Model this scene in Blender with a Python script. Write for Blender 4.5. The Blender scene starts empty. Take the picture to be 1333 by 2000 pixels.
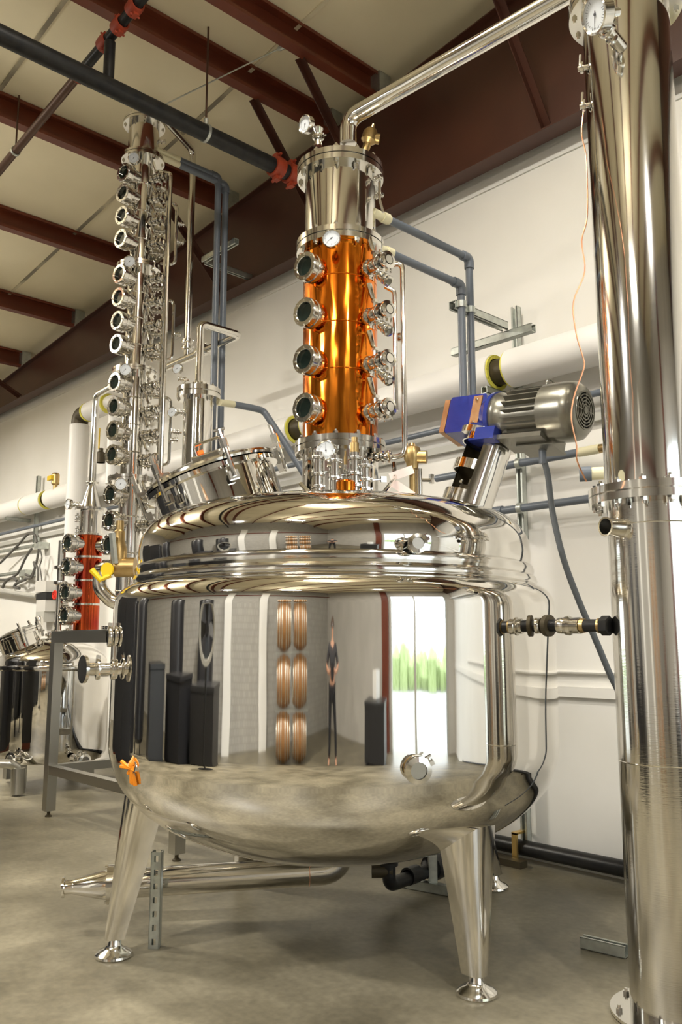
import bpy, bmesh, math, random
from mathutils import Vector as V, Matrix, Quaternion
random.seed(7)
SC = bpy.context.scene
COL = SC.collection
PI = math.pi
# ------------------------------------------------------------------ camera, light, exposure
FPX, HOR, CAMH, RZ = 1660.0, 1255.0, 1.5, math.radians(47.1)
PITCH = math.atan((HOR - 1000) / FPX)
cam_d = bpy.data.cameras.new('camera'); cam = bpy.data.objects.new('camera', cam_d); COL.objects.link(cam)
cam_d.sensor_fit = 'VERTICAL'; cam_d.sensor_height = 36; cam_d.lens = FPX / 2000 * 36
cam_d.clip_start = 0.05; cam_d.clip_end = 200
cam.location = (0, 0, CAMH); cam.rotation_euler = (PI / 2 + PITCH, 0, RZ)
SC.camera = cam
w = bpy.data.worlds.new('world'); SC.world = w; w.use_nodes = True
bg = w.node_tree.nodes['Background']
bg.inputs[0].default_value = (0.86, 0.94, 1.0, 1); bg.inputs[1].default_value = 5.0      # bright overcast sky
SC.view_settings.view_transform = 'Standard'; SC.view_settings.look = 'None'
SC.view_settings.gamma = 1; SC.view_settings.use_curve_mapping = False
SC.view_settings.exposure = 0.15

# ------------------------------------------------------------------ measuring from the photograph (pixels -> world at a known depth)
RT = V((math.cos(RZ), math.sin(RZ), 0)); FW = V((-math.sin(RZ), math.cos(RZ), 0)); UP = V((0, 0, 1)); EYE = V((0, 0, CAMH))
def ray(x, y):
    a, b = x - 666.5, 1000 - y
    return RT * a + FW * (FPX * math.cos(PITCH) - b * math.sin(PITCH)) + UP * (FPX * math.sin(PITCH) + b * math.cos(PITCH))
def atF(x, y, F): d = ray(x, y); return EYE + d * (F / d.dot(FW))
def atY(x, y, Y): d = ray(x, y); return EYE + d * (Y / d.y)
def atX(x, y, X): d = ray(x, y); return EYE + d * (X / d.x)
def atZ(x, y, Z): d = ray(x, y); return EYE + d * ((Z - CAMH) / d.z)
def zF(y, F): return atF(666, y, F).z

# ------------------------------------------------------------------ materials
def mat(name, col, metal=0.0, rough=0.5, noise=None, bump=None, col2=None, spec=None, emit=None, coat=0.0, trans=0.0, ramp=(0.35, 0.65)):
    m = bpy.data.materials.new(name); m.use_nodes = True
    nt = m.node_tree; b = nt.nodes['Principled BSDF']
    b.inputs['Base Color'].default_value = (*col, 1); b.inputs['Metallic'].default_value = metal; b.inputs['Roughness'].default_value = rough
    if spec is not None: b.inputs['Specular IOR Level'].default_value = spec
    if coat: b.inputs['Coat Weight'].default_value = coat; b.inputs['Coat Roughness'].default_value = 0.1
    if trans: b.inputs['Transmission Weight'].default_value = trans
    if emit: b.inputs['Emission Color'].default_value = (*emit[0], 1); b.inputs['Emission Strength'].default_value = emit[1]
    if noise or bump: tc = nt.nodes.new('ShaderNodeTexCoord')
    if noise:
        mp = nt.nodes.new('ShaderNodeMapping'); mp.inputs['Scale'].default_value = noise[1] if len(noise) > 1 else (1, 1, 1)
        nz = nt.nodes.new('ShaderNodeTexNoise'); nz.inputs['Scale'].default_value = noise[0]; nz.inputs['Detail'].default_value = 6
        nt.links.new(tc.outputs['Object'], mp.inputs[0]); nt.links.new(mp.outputs[0], nz.inputs['Vector'])
        rp = nt.nodes.new('ShaderNodeValToRGB'); rp.color_ramp.elements[0].position = ramp[0]; rp.color_ramp.elements[1].position = ramp[1]
        rp.color_ramp.elements[0].color = (*col, 1); rp.color_ramp.elements[1].color = (*(col2 or col), 1)
        nt.links.new(nz.outputs[0], rp.inputs[0]); nt.links.new(rp.outputs[0], b.inputs['Base Color'])
    if bump:
        mp2 = nt.nodes.new('ShaderNodeMapping'); mp2.inputs['Scale'].default_value = bump[2] if len(bump) > 2 else (1, 1, 1)
        n2 = nt.nodes.new('ShaderNodeTexNoise'); n2.inputs['Scale'].default_value = bump[0]; n2.inputs['Detail'].default_value = 2
        bp = nt.nodes.new('ShaderNodeBump'); bp.inputs['Strength'].default_value = bump[1]; bp.inputs['Distance'].default_value = bump[3] if len(bump) > 3 else 0.02
        nt.links.new(tc.outputs['Object'], mp2.inputs[0]); nt.links.new(mp2.outputs[0], n2.inputs['Vector'])
        nt.links.new(n2.outputs[0], bp.inputs['Height']); nt.links.new(bp.outputs[0], b.inputs['Normal'])
    return m
M = {}
M['mirror'] = mat('mirror_stainless', (0.80, 0.78, 0.74), 1, 0.035, bump=(2.2, 0.10, (1, 1, 0.5), 0.02))
M['polish'] = mat('polished_stainless', (0.80, 0.78, 0.74), 1, 0.09, bump=(9, 0.06, (1, 1, 0.35), 0.01))
M['fit'] = mat('sanitary_fitting_steel', (0.80, 0.78, 0.73), 1, 0.13)
M['satin'] = mat('satin_stainless', (0.46, 0.45, 0.41), 1, 0.30, bump=(60, 0.05, (1, 1, 0.1), 0.002))
M['tube'] = mat('brushed_column_steel', (0.76, 0.74, 0.70), 1, 0.10, bump=(70, 0.07, (0.2, 0.2, 4), 0.003))
M['copper'] = mat('lacquered_copper', (0.80, 0.19, 0.012), 1, 0.12, noise=(5, (1, 1, 0.3)), col2=(0.95, 0.31, 0.03), bump=(10, 0.65, (1, 1, 0.22), 0.012))
M['redcopper'] = mat('deep_red_copper', (0.40, 0.045, 0.03), 1, 0.14, noise=(3, (1, 1, 1)), col2=(0.70, 0.13, 0.03), bump=(9, 0.2, (1, 1, 0.3), 0.01))
M['copperwire'] = mat('bare_copper_wire', (0.85, 0.42, 0.24), 1, 0.35)
M['brass'] = mat('aged_brass', (0.42, 0.29, 0.12), 1, 0.36, noise=(18,), col2=(0.52, 0.37, 0.17))
M['glass'] = mat('sight_glass_pane', (0.010, 0.016, 0.013), 0, 0.05, spec=0.35)
M['dial'] = mat('dial_white', (0.62, 0.65, 0.68), 0, 0.5)
M['ink'] = mat('dial_ink', (0.04, 0.04, 0.05), 0, 0.5)
M['black'] = mat('black_painted_pipe', (0.010, 0.010, 0.011), 0, 0.38, noise=(14,), col2=(0.022, 0.021, 0.019), spec=.3)
M['blackplastic'] = mat('black_plastic', (0.015, 0.015, 0.017), 0, 0.35)
M['rubber'] = mat('black_rubber', (0.01, 0.01, 0.01), 0, 0.7)
M['pvc'] = mat('grey_pvc', (0.13, 0.15, 0.18), 0, 0.35)
M['cream'] = mat('cream_cpvc', (0.74, 0.69, 0.47), 0, 0.45)
M['cord'] = mat('grey_conduit', (0.10, 0.11, 0.12), 0, 0.5)
M['galv'] = mat('galvanised_strut', (0.60, 0.63, 0.58), 0.85, 0.42, noise=(22,), col2=(0.48, 0.50, 0.47))
M['insul'] = mat('white_pipe_jacket', (0.80, 0.78, 0.75), 0, 0.45, bump=(6, 0.1))
M['foam'] = mat('yellow_insulation_foam', (0.72, 0.66, 0.10), 0, 0.8, bump=(60, 0.4))
M['darkpipe'] = mat('dark_steel_pipe', (0.07, 0.055, 0.03), 0.4, 0.5)
M['yellow'] = mat('yellow_lever', (0.72, 0.48, 0.008), 0, 0.45)
M['red'] = mat('red_handwheel', (0.65, 0.03, 0.015), 0, 0.4)
M['orange'] = mat('orange_tie', (0.85, 0.27, 0.01), 0, 0.45)
M['orangered'] = mat('orange_lever', (0.95, 0.16, 0.01), 0, 0.4)
M['coupling'] = mat('red_pipe_coupling', (0.40, 0.055, 0.02), 0, 0.5, noise=(20,), col2=(0.30, 0.04, 0.015))
M['blue'] = mat('blue_gearbox_paint', (0.02, 0.035, 0.22), 0, 0.25, coat=0.4, bump=(20, 0.15))
M['raw'] = mat('raw_cast_iron_face', (0.42, 0.22, 0.10), 0.7, 0.4, noise=(20,), col2=(0.50, 0.30, 0.15))
M['motor'] = mat('grey_motor_paint', (0.235, 0.225, 0.19), 0.75, 0.27, noise=(30,), col2=(0.26, 0.25, 0.21))
M['redsteel'] = mat('red_oxide_primer', (0.135, 0.028, 0.011), 0, 0.42, noise=(3,), col2=(0.17, 0.038, 0.014))
M['rafter'] = mat('dark_oxide_rafter', (0.058, 0.019, 0.011), 0, 0.42, noise=(2,), col2=(0.072, 0.024, 0.013))
M['brownpipe'] = mat('brown_conduit', (0.10, 0.05, 0.03), 0.3, 0.45)
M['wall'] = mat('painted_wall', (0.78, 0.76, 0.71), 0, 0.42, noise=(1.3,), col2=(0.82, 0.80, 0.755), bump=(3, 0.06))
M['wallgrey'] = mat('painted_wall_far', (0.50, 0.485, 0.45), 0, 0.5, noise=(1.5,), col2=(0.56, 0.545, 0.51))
M['ceil'] = mat('vinyl_insulation', (0.80, 0.71, 0.49), 0, 0.55, noise=(0.9,), col2=(0.88, 0.79, 0.56), bump=(1.6, 0.5, (1, 1, 1), 0.08))
M['seam'] = mat('seam_tape_dark', (0.24, 0.21, 0.15), 0, 0.6, noise=(.7,), col2=(0.70, 0.62, 0.43), ramp=(0.45, 0.55))
M['greytrim'] = mat('grey_trim', (0.45, 0.44, 0.40), 0, 0.5)
M['box'] = mat('light_grey_enclosure', (0.60, 0.58, 0.54), 0, 0.45)
M['hose'] = mat('dark_cable', (0.10, 0.095, 0.085), 0, 0.5)
M['gold'] = mat('zinc_gold_bracket', (0.75, 0.52, 0.18), 0.9, 0.4)
M['tag'] = mat('pink_tag', (0.86, 0.70, 0.66), 0, 0.5)
M['whitepl'] = mat('white_paint', (0.85, 0.85, 0.83), 0, 0.4)
M['oak'] = mat('oak_staves', (0.24, 0.105, 0.03), 0, 0.5, noise=(6, (1, 1, 6)), col2=(0.36, 0.18, 0.06))
M['skin'] = mat('skin', (0.55, 0.30, 0.20), 0, 0.5)
M['shirt'] = mat('dark_shirt', (0.03, 0.03, 0.035), 0, 0.8)
M['denim'] = mat('black_trousers', (0.012, 0.012, 0.015), 0, 0.85)
M['hair'] = mat('brown_hair', (0.05, 0.025, 0.012), 0, 0.6)
M['lamp'] = mat('lit_tube', (0.9, 0.9, 0.85), 0, 0.4, emit=((1, 0.95, 0.84), 9))
M['hedge'] = mat('green_hedge', (0.20, 0.27, 0.09), 0, 0.7, noise=(5,), col2=(0.32, 0.40, 0.18))
M['asphalt'] = mat('pale_driveway', (0.35, 0.35, 0.33), 0, 0.8)
# concrete floor: mottled khaki-grey with darker stains, slightly sealed
def floor_mat():
    m = bpy.data.materials.new('sealed_concrete'); m.use_nodes = True; nt = m.node_tree; b = nt.nodes['Principled BSDF']
    tc = nt.nodes.new('ShaderNodeTexCoord'); a = nt.nodes.new('ShaderNodeTexNoise'); a.inputs['Scale'].default_value = 1.6; a.inputs['Detail'].default_value = 10; a.inputs['Roughness'].default_value = 0.62
    c = nt.nodes.new('ShaderNodeTexNoise'); c.inputs['Scale'].default_value = 26; c.inputs['Detail'].default_value = 8
    r = nt.nodes.new('ShaderNodeValToRGB'); e = r.color_ramp.elements
    e[0].position = 0.32; e[0].color = (0.100, 0.086, 0.054, 1); e[1].position = 0.7; e[1].color = (0.285, 0.252, 0.175, 1)
    r2 = nt.nodes.new('ShaderNodeValToRGB'); r2.color_ramp.elements[0].position = 0.3; r2.color_ramp.elements[0].color = (0.78, 0.78, 0.78, 1); r2.color_ramp.elements[1].position = 0.7; r2.color_ramp.elements[1].color = (1.05, 1.05, 1.05, 1)
    mx = nt.nodes.new('ShaderNodeMixRGB'); mx.blend_type = 'MULTIPLY'; mx.inputs[0].default_value = 1
    for n in (a, c): nt.links.new(tc.outputs['Object'], n.inputs['Vector'])
    nt.links.new(a.outputs[0], r.inputs[0]); nt.links.new(c.outputs[0], r2.inputs[0]); nt.links.new(r.outputs[0], mx.inputs[1]); nt.links.new(r2.outputs[0], mx.inputs[2])
    nt.links.new(mx.outputs[0], b.inputs['Base Color']); b.inputs['Roughness'].default_value = 0.38
    rr = nt.nodes.new('ShaderNodeMapRange'); rr.inputs[3].default_value = 0.28; rr.inputs[4].default_value = 0.55; nt.links.new(a.outputs[0], rr.inputs[0]); nt.links.new(rr.outputs[0], b.inputs['Roughness'])
    bp = nt.nodes.new('ShaderNodeBump'); bp.inputs['Strength'].default_value = 0.08; nt.links.new(c.outputs[0], bp.inputs['Height']); nt.links.new(bp.outputs[0], b.inputs['Normal'])
    return m
M['floor'] = floor_mat()

# ------------------------------------------------------------------ geometry helpers
def align(p, d, x=None):
    d = V(d).normalized(); x = V(x) if x is not None else (V((0, 0, 1)) if abs(d.z) < 0.9 else V((1, 0, 0)))
    x = (x - d * x.dot(d)).normalized(); y = d.cross(x)
    m = Matrix((x, y, d)).transposed().to_4x4(); m.translation = V(p); return m
def spl(pts, n=6):
    out = []; P = [V((*p, 0)) if len(p) == 2 else V(p) for p in pts]
    for i in range(len(P) - 1):
        p0 = P[max(i - 1, 0)]; p1 = P[i]; p2 = P[i + 1]; p3 = P[min(i + 2, len(P) - 1)]
        for k in range(n):
            t = k / n
            out.append(0.5 * ((2 * p1) + (p2 - p0) * t + (2 * p0 - 5 * p1 + 4 * p2 - p3) * t * t + (3 * p1 - p0 - 3 * p2 + p3) * t ** 3))
    out.append(P[-1]); return out
def fillet(pts, R, n=6):
    P = [V(p) for p in pts]; out = [P[0]]
    for i in range(1, len(P) - 1):
        a = (P[i - 1] - P[i]); b = (P[i + 1] - P[i]); la, lb = a.length, b.length; a.normalize(); b.normalize()
        ang = a.angle(b); d = min(R / max(math.tan(ang / 2), 1e-3), la * 0.49, lb * 0.49)
        p, q = P[i] + a * d, P[i] + b * d
        for k in range(n + 1):
            t = k / n; out.append(p * (1 - t) ** 2 + P[i] * 2 * t * (1 - t) + q * t * t)
    out.append(P[-1]); return out
W = {}
class MB:
    def __init__(s): s.v = []; s.f = []
    def add(s, vs, fs):
        o = len(s.v); s.v += [V(q) for q in vs]; s.f += [tuple(i + o for i in f) for f in fs]; return s
    def box(s, c, sz, R=None):
        c = V(c); h = V(sz) / 2; vs = []
        for x in (-1, 1):
            for y in (-1, 1):
                for z in (-1, 1):
                    q = V((x * h.x, y * h.y, z * h.z)); vs.append((R @ q if R else q) + c)
        return s.add(vs, [(0, 1, 3, 2), (4, 6, 7, 5), (0, 4, 5, 1), (2, 3, 7, 6), (0, 2, 6, 4), (1, 5, 7, 3)])
    def box2(s, a, b): a, b = V(a), V(b); return s.box((a + b) / 2, [abs(b[i] - a[i]) for i in range(3)])
    def lathe(s, prof, T=None, seg=32, closed=False, a0=0, a1=2 * PI):
        T = T or Matrix(); full = abs(a1 - a0 - 2 * PI) < 1e-6; n = seg if full else seg + 1
        vs = []; idx = []
        for p in prof:
            r, z = p[0], p[1]
            if r < 1e-6: idx.append([len(vs)] * n); vs.append(T @ V((0, 0, z)))
            else:
                row = []
                for k in range(n):
                    a = a0 + (a1 - a0) * k / seg; row.append(len(vs)); vs.append(T @ V((r * math.cos(a), r * math.sin(a), z)))
                idx.append(row)
        fs = []; m = len(prof)
        for i in range(m if closed else m - 1):
            A, B = idx[i], idx[(i + 1) % m]
            for k in range(seg):
                k2 = (k + 1) % n if full else k + 1
                q = []
                for j in (A[k], A[k2], B[k2], B[k]):
                    if j not in q: q.append(j)
                if len(q) > 2: fs.append(tuple(q))
        return s.add(vs, fs)
    def cyl(s, p0, p1, r, seg=16, r1=None):
        p0, p1 = V(p0), V(p1); L = (p1 - p0).length; r1 = r if r1 is None else r1
        return s.lathe([(0, 0), (r, 0), (r1, L), (0, L)], align(p0, p1 - p0), seg)
    def tube(s, pts, r, seg=12, bend=0, n=6, cap=True):
        P = fillet(pts, bend, n) if bend else [V(p) for p in pts]
        P = [p for i, p in enumerate(P) if i == 0 or (p - P[i - 1]).length > 1e-5]
        t0 = (P[1] - P[0]).normalized(); x = V((0, 0, 1)) if abs(t0.z) < 0.9 else V((1, 0, 0)); x = (x - t0 * x.dot(t0)).normalized(); vs = []; fs = []
        for i, p in enumerate(P):
            t = (P[min(i + 1, len(P) - 1)] - P[max(i - 1, 0)]).normalized()
            x = (x - t * x.dot(t)).normalized(); y = t.cross(x); rr = r[i] if isinstance(r, (list, tuple)) else r
            for k in range(seg):
                a = 2 * PI * k / seg; vs.append(p + (x * math.cos(a) + y * math.sin(a)) * rr)
        for i in range(len(P) - 1):
            for k in range(seg):
                k2 = (k + 1) % seg; fs.append((i * seg + k, i * seg + k2, (i + 1) * seg + k2, (i + 1) * seg + k))
        if cap: fs.append(tuple(range(seg))); fs.append(tuple((len(P) - 1) * seg + k for k in range(seg)))
        return s.add(vs, fs)
    def prism(s, poly, L, T=None):
        T = T or Matrix(); n = len(poly)
        vs = [T @ V((p[0], p[1], 0)) for p in poly] + [T @ V((p[0], p[1], L)) for p in poly]
        return s.add(vs, [tuple(range(n)), tuple(range(n, 2 * n))] + [(k, (k + 1) % n, (k + 1) % n + n, k + n) for k in range(n)])
    def torus(s, R, r, T=None, seg=32, sr=10, a0=0, a1=2 * PI):
        return s.lathe([(R + r * math.cos(2 * PI * k / sr), r * math.sin(2 * PI * k / sr)) for k in range(sr)], T, seg, True, a0, a1)
    def mesh(s, name, m, off=None, ang=0.6):
        me = bpy.data.meshes.new(name); vs = [v - off for v in s.v] if off is not None else s.v
        me.from_pydata([tuple(v) for v in vs], [], s.f)
        b = bmesh.new(); b.from_mesh(me); bmesh.ops.remove_doubles(b, verts=b.verts, dist=1e-6); bmesh.ops.recalc_face_normals(b, faces=b.faces); b.to_mesh(me); b.free()
        me.shade_smooth(); me.set_sharp_from_angle(angle=ang)
        me.materials.append(M[m] if isinstance(m, str) else m); return me
    def build(s, name, m, parent=None, label=None, cat=None, group=None, kind=None, ang=0.6):
        if parent is not None:
            inv = W[parent.name].inverted(); s.v = [inv @ v for v in s.v]
            o = put(name, s.mesh(name, m, ang=ang), parent, W[parent.name])
        else:
            xs = [v.x for v in s.v]; ys = [v.y for v in s.v]; off = V(((min(xs) + max(xs)) / 2, (min(ys) + max(ys)) / 2, min(v.z for v in s.v)))
            o = put(name, s.mesh(name, m, off, ang), None, Matrix.Translation(off))
        return tag(o, label, cat, group, kind)
def tag(o, label=None, cat=None, group=None, kind=None):
    for k, q in (('label', label), ('category', cat), ('group', group), ('kind', kind)):
        if q: o[k] = q
    return o
def put(name, data, parent=None, T=None):
    o = bpy.data.objects.new(name, data); COL.objects.link(o); T = T or Matrix()
    if parent is not None: o.parent = parent; o.matrix_basis = W[parent.name].inverted() @ T
    else: o.matrix_basis = T
    W[o.name] = T.copy(); return o
def thing(name, loc, label, cat, group=None, kind=None):
    o = put(name, None, None, Matrix.Translation(V(loc))); o.empty_display_size = 0.1
    return tag(o, label, cat, group, kind)
def sc(T, k): return T @ Matrix.Diagonal((k, k, k, 1))

# shared small meshes -------------------------------------------------
def hexpoly(r): return [(r * math.cos(PI / 3 * k), r * math.sin(PI / 3 * k)) for k in range(6)]
_b = MB(); _b.prism(hexpoly(1), 0.9, Matrix.Translation((0, 0, 0))); _b.cyl((0, 0, 0.9), (0, 0, 1.6), 0.5, 8); BOLT = _b.mesh('bolt', 'fit')
_b = MB(); _b.lathe([(0.78, -0.9), (0.78, 0.12), (0.99, 0.14), (1, 0.2), (1, 0.46), (0.93, 0.5), (0.93, 0.58), (1, 0.62), (1, 0.98), (0.95, 1.05), (0.70, 1.05), (0.66, 1.0), (0.66, 0.8)], None, 28)
for k in range(8): a = 2 * PI * k / 8; _b.cyl((0.84 * math.cos(a), 0.84 * math.sin(a), 1.0), (0.84 * math.cos(a), 0.84 * math.sin(a), 1.12), 0.07, 6)
for k in range(8): a = 2 * PI * k / 8; _b.cyl((0.9 * math.cos(a), 0.9 * math.sin(a), 0.0), (0.9 * math.cos(a), 0.9 * math.sin(a), 0.16), 0.08, 6)
SIGHT = _b.mesh('sight_glass', 'fit')
_b = MB(); _b.lathe([(0, 0.80), (0.66, 0.80)], None, 24); PANE = _b.mesh('glass_pane', 'glass')
def clampring(mb, z, r, T=None, w_=0.28, seg=16):
    T = T or Matrix(); mb.lathe([(r * 0.62, z - w_), (r, z - w_ * 0.7), (r * 1.04, z), (r, z + w_ * 0.7), (r * 0.62, z + w_)], T, seg)
    mb.box((T @ V((r * 1.12, 0, z))), (r * 0.34, r * 0.34, w_ * 1.5), T.to_3x3()); mb.cyl(T @ V((r * 1.1, r * -0.15, z)), T @ V((r * 1.1, r * 0.55, z)), r * 0.1, 6)
    mb.box(T @ V((r * 1.1, r * 0.5, z)), (r * 0.45, r * 0.12, w_ * 0.8), T.to_3x3())
_b = MB(); _b.lathe([(0.5, -0.6), (0.5, 3.9), (0, 3.9)], None, 14); _b.lathe([(0.5, 1.1), (0.85, 1.2), (0.9, 1.6), (0.85, 2.0), (0.5, 2.1)], None, 14)
for z in (0.7, 2.5, 3.6): clampring(_b, z, 1.0)
_b.cyl((0, 0, 1.6), (-1.5, 0, 1.6), 0.28, 8); VALVE = _b.mesh('valve', 'fit')
_b = MB(); _b.box((-1.55, 0, 1.6), (0.3, 0.6, 0.6)); _b.tube([(-1.6, 0, 1.6), (-2.1, 0.1, 1.1), (-3.9, 0.1, 0.5)], [0.2, 0.26, 0.36], 8); LEVER = _b.mesh('valve_lever', 'fit')
_b = MB(); _b.lathe([(0, -0.5), (0.9, -0.5), (0.96, -0.42), (0.96, 0.05), (1.0, 0.1), (1.0, 0.22), (0.93, 0.28), (0.86, 0.2), (0.86, 0.1)], None, 32)
_b.cyl((0, 0, -0.5), (0, 0, -1.5), 0.22, 10); _b.prism(hexpoly(0.38), 0.35, Matrix.Translation((0, 0, -0.95))); GAUGE = _b.mesh('thermometer', 'fit')
_b = MB(); _b.lathe([(0, 0.12), (0.87, 0.12)], None, 28); DIAL = _b.mesh('dial', 'dial')
_b = MB()
for k in range(25):
    a = math.radians(-40 + k * 260 / 24 + 90 - 90); l = 0.2 if k % 4 == 0 else 0.1
    _b.box((0.68 * math.cos(a), 0.68 * math.sin(a), 0.125), (l, 0.025, 0.004), Matrix.Rotation(a, 3, 'Z'))
TICK = _b.mesh('dial_markings', 'ink')
_b = MB(); _b.add([(-0.18, 0.03, 0.13), (-0.18, -0.03, 0.13), (0.68, 0, 0.13), (-0.18, 0.03, 0.14), (-0.18, -0.03, 0.14), (0.68, 0, 0.14)], [(0, 1, 2), (3, 4, 5), (0, 1, 4, 3), (1, 2, 5, 4), (2, 0, 3, 5)]); _b.cyl((0, 0, 0.125), (0, 0, 0.16), 0.08, 10); NEEDLE = _b.mesh('needle', 'ink')

def gauge(parent, p, d, r, needle=2.3):
    T = sc(align(p, d), r); g = put('thermometer', GAUGE, parent, T)
    put('dial', DIAL, g, T); put('dial_markings', TICK, g, T @ Matrix.Rotation(PI / 4, 4, 'Z')); put('needle', NEEDLE, g, T @ Matrix.Rotation(needle, 4, 'Z')); return g
def sight(parent, p, d, r):
    T = sc(align(p, d), r); g = put('sight_glass', SIGHT, parent, T); put('glass_pane', PANE, g, T); return g
def valve(parent, p, d, s_, up=None, lever=True):
    T = sc(align(p, d, up if up is not None else (0, 0, -1)), s_); g = put('valve', VALVE, parent, T)
    if lever: put('valve_lever', LEVER, g, T)
    return g
def bolts(parent, c, zt, zb, R, n, s_, a0=0.0):
    for k in range(n):
        a = a0 + 2 * PI * k / n; q = V((c[0] + R * math.cos(a), c[1] + R * math.sin(a), 0))
        if zt is not None: put('bolt', BOLT, parent, sc(Matrix.Translation(q + V((0, 0, zt))), s_))
        if zb is not None: put('bolt', BOLT, parent, sc(Matrix.Translation(q + V((0, 0, zb))) @ Matrix.Rotation(PI, 4, 'X'), s_))
def vlathe(name, m, parent, c, prof, seg=64, **k):
    mb = MB(); mb.lathe(prof, Matrix.Translation((c[0], c[1], 0)), seg); return mb.build(name, m, parent, **k)
def flange(parent, c, z0, z1, R, r, seg=64):
    zm = (z0 + z1) / 2; g = (z1 - z0) * 0.05
    return vlathe('flange', 'fit', parent, c, [(r, z0), (R, z0), (R, zm - g), (R - .02, zm - g), (R - .02, zm + g), (R, zm + g), (R, z1), (r, z1)], seg)
def azd(c, deg):
    """direction from a vertical axis at c: 0 = towards the photographer's standpoint, + = to the right of it"""
    f_ = V((c[0], c[1], 0)).normalized(); r_ = V((f_.y, -f_.x, 0)); a = math.radians(deg)
    return -f_ * math.cos(a) + r_ * math.sin(a)
def strut(name, p0, p1, open_dir, parent=None, size=0.053, holes=True, **k):
    """perforated C-channel from p0 to p1, slotted face opposite open_dir"""
    p0, p1 = V(p0), V(p1); d = (p1 - p0); L = d.length; T = align(p0, d, open_dir); mb = MB(); h = size / 2; t = 0.004
    def bx(x0, x1, y0, y1, z0, z1): mb.box(T @ V(((x0 + x1) / 2, (y0 + y1) / 2, (z0 + z1) / 2)), (x1 - x0, y1 - y0, z1 - z0), T.to_3x3())
    bx(-h, h, -h, -h + t, 0, L); bx(-h, h, h - t, h, 0, L)
    bx(h - t, h, -h, -h * .45, 0, L); bx(h - t, h, h * .45, h, 0, L)
    if holes:
        n = max(1, int(L / 0.062)); e = h * 0.38; st = L / n
        bx(-h, -h + t, -h, -e, 0, L); bx(-h, -h + t, e, h, 0, L)
        for i in range(n + 1):
            z0 = max(0, i * st - st * .28); z1 = min(L, i * st + st * .28); bx(-h, -h + t, -e, e, z0, z1)
    else: bx(-h, -h + t, -h, h, 0, L)
    return mb.build(name, 'galv', parent, **k)

# ------------------------------------------------------------------ the building
WY, X0, X1, Y0 = 5.24, -17.0, 6.0, -6.5
RIDGE = 1.0
def roofz(X): return 6.36 + 0.08 * (min(X, 2 * RIDGE - X) + 4.9)      # underside of the purlins
mb = MB(); mb.box2((X0 - .2, Y0 - .2, -0.15), (X1 + .2, WY + .2, 0)); mb.build('floor', 'floor', kind='structure', label='mottled sealed concrete floor of the distillery', cat='floor')
mb = MB(); mb.box2((X0, WY, 0), (X1, WY + 0.15, 7.6)); wb = mb.build('wall_back', 'wall', kind='structure', label='white painted wall behind the stills', cat='wall')
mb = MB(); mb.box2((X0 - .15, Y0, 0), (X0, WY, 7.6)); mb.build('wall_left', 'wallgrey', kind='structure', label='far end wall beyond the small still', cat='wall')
# block wall behind the photographer, blocks as a procedural joint pattern (only ever seen as a reflection)
bm_ = bpy.data.materials.new('painted_block'); bm_.use_nodes = True; nt = bm_.node_tree; br = nt.nodes.new('ShaderNodeTexBrick'); tcn = nt.nodes.new('ShaderNodeTexCoord'); mpn = nt.nodes.new('ShaderNodeMapping')
mpn.inputs['Rotation'].default_value = (PI / 2, 0, 0); br.inputs['Scale'].default_value = 2.4; br.inputs['Color1'].default_value = (.42, .41, .38, 1); br.inputs['Color2'].default_value = (.36, .35, .33, 1); br.inputs['Mortar'].default_value = (.27, .26, .24, 1); br.inputs['Mortar Size'].default_value = 0.015
nt.links.new(tcn.outputs['Object'], mpn.inputs[0]); nt.links.new(mpn.outputs[0], br.inputs[0]); nt.links.new(br.outputs[0], nt.nodes['Principled BSDF'].inputs['Base Color'])
mb = MB(); mb.box2((X0, Y0 - .15, 0), (X1, Y0, 7.6)); mb.build('wall_front', bm_, kind='structure', label='pale block wall behind the photographer seen in the tank', cat='wall')
# wall with the open loading door
DY0, DY1, DZ = 0.2, 4.5, 4.0
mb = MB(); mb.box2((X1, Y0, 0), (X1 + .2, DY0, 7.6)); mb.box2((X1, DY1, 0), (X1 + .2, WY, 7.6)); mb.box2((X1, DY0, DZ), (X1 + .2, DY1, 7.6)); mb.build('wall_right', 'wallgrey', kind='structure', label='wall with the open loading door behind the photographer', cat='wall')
mb = MB(); mb.box2((X1 - .05, DY0 - .15, 0), (X1 + .25, DY0, DZ + .15)); mb.box2((X1 - .05, DY1, 0), (X1 + .25, DY1 + .15, DZ + .15)); mb.box2((X1 - .05, DY0, DZ), (X1 + .25, DY1, DZ + .15))
mb.box2((X1 - .04, 1.95, 0), (X1 + .1, 2.1, DZ)); mb.build('door_1', 'greytrim', kind='structure', label='steel frame of the open loading door', cat='door')
mb = MB(); mb.box2((X1 + .2, -30, -0.2), (60, 40, -0.02)); mb.build('ground', 'asphalt', kind='structure', label='pale driveway outside the loading door', cat='ground')
mb = MB()
for k in range(60):
    c_ = V((22 + random.uniform(-1, 1), -18 + k * .75, random.uniform(0.2, .6))); r_ = random.uniform(.7, 1.1)
    mb.lathe([(r_ * math.sin(PI * i / 6) * (1 + .15 * random.uniform(-1, 1)), -r_ * math.cos(PI * i / 6)) for i in range(7)], Matrix.Translation(c_), 8)
mb.build('hedge', 'hedge', kind='stuff', label='green hedge outside the loading door', cat='hedge')
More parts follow.
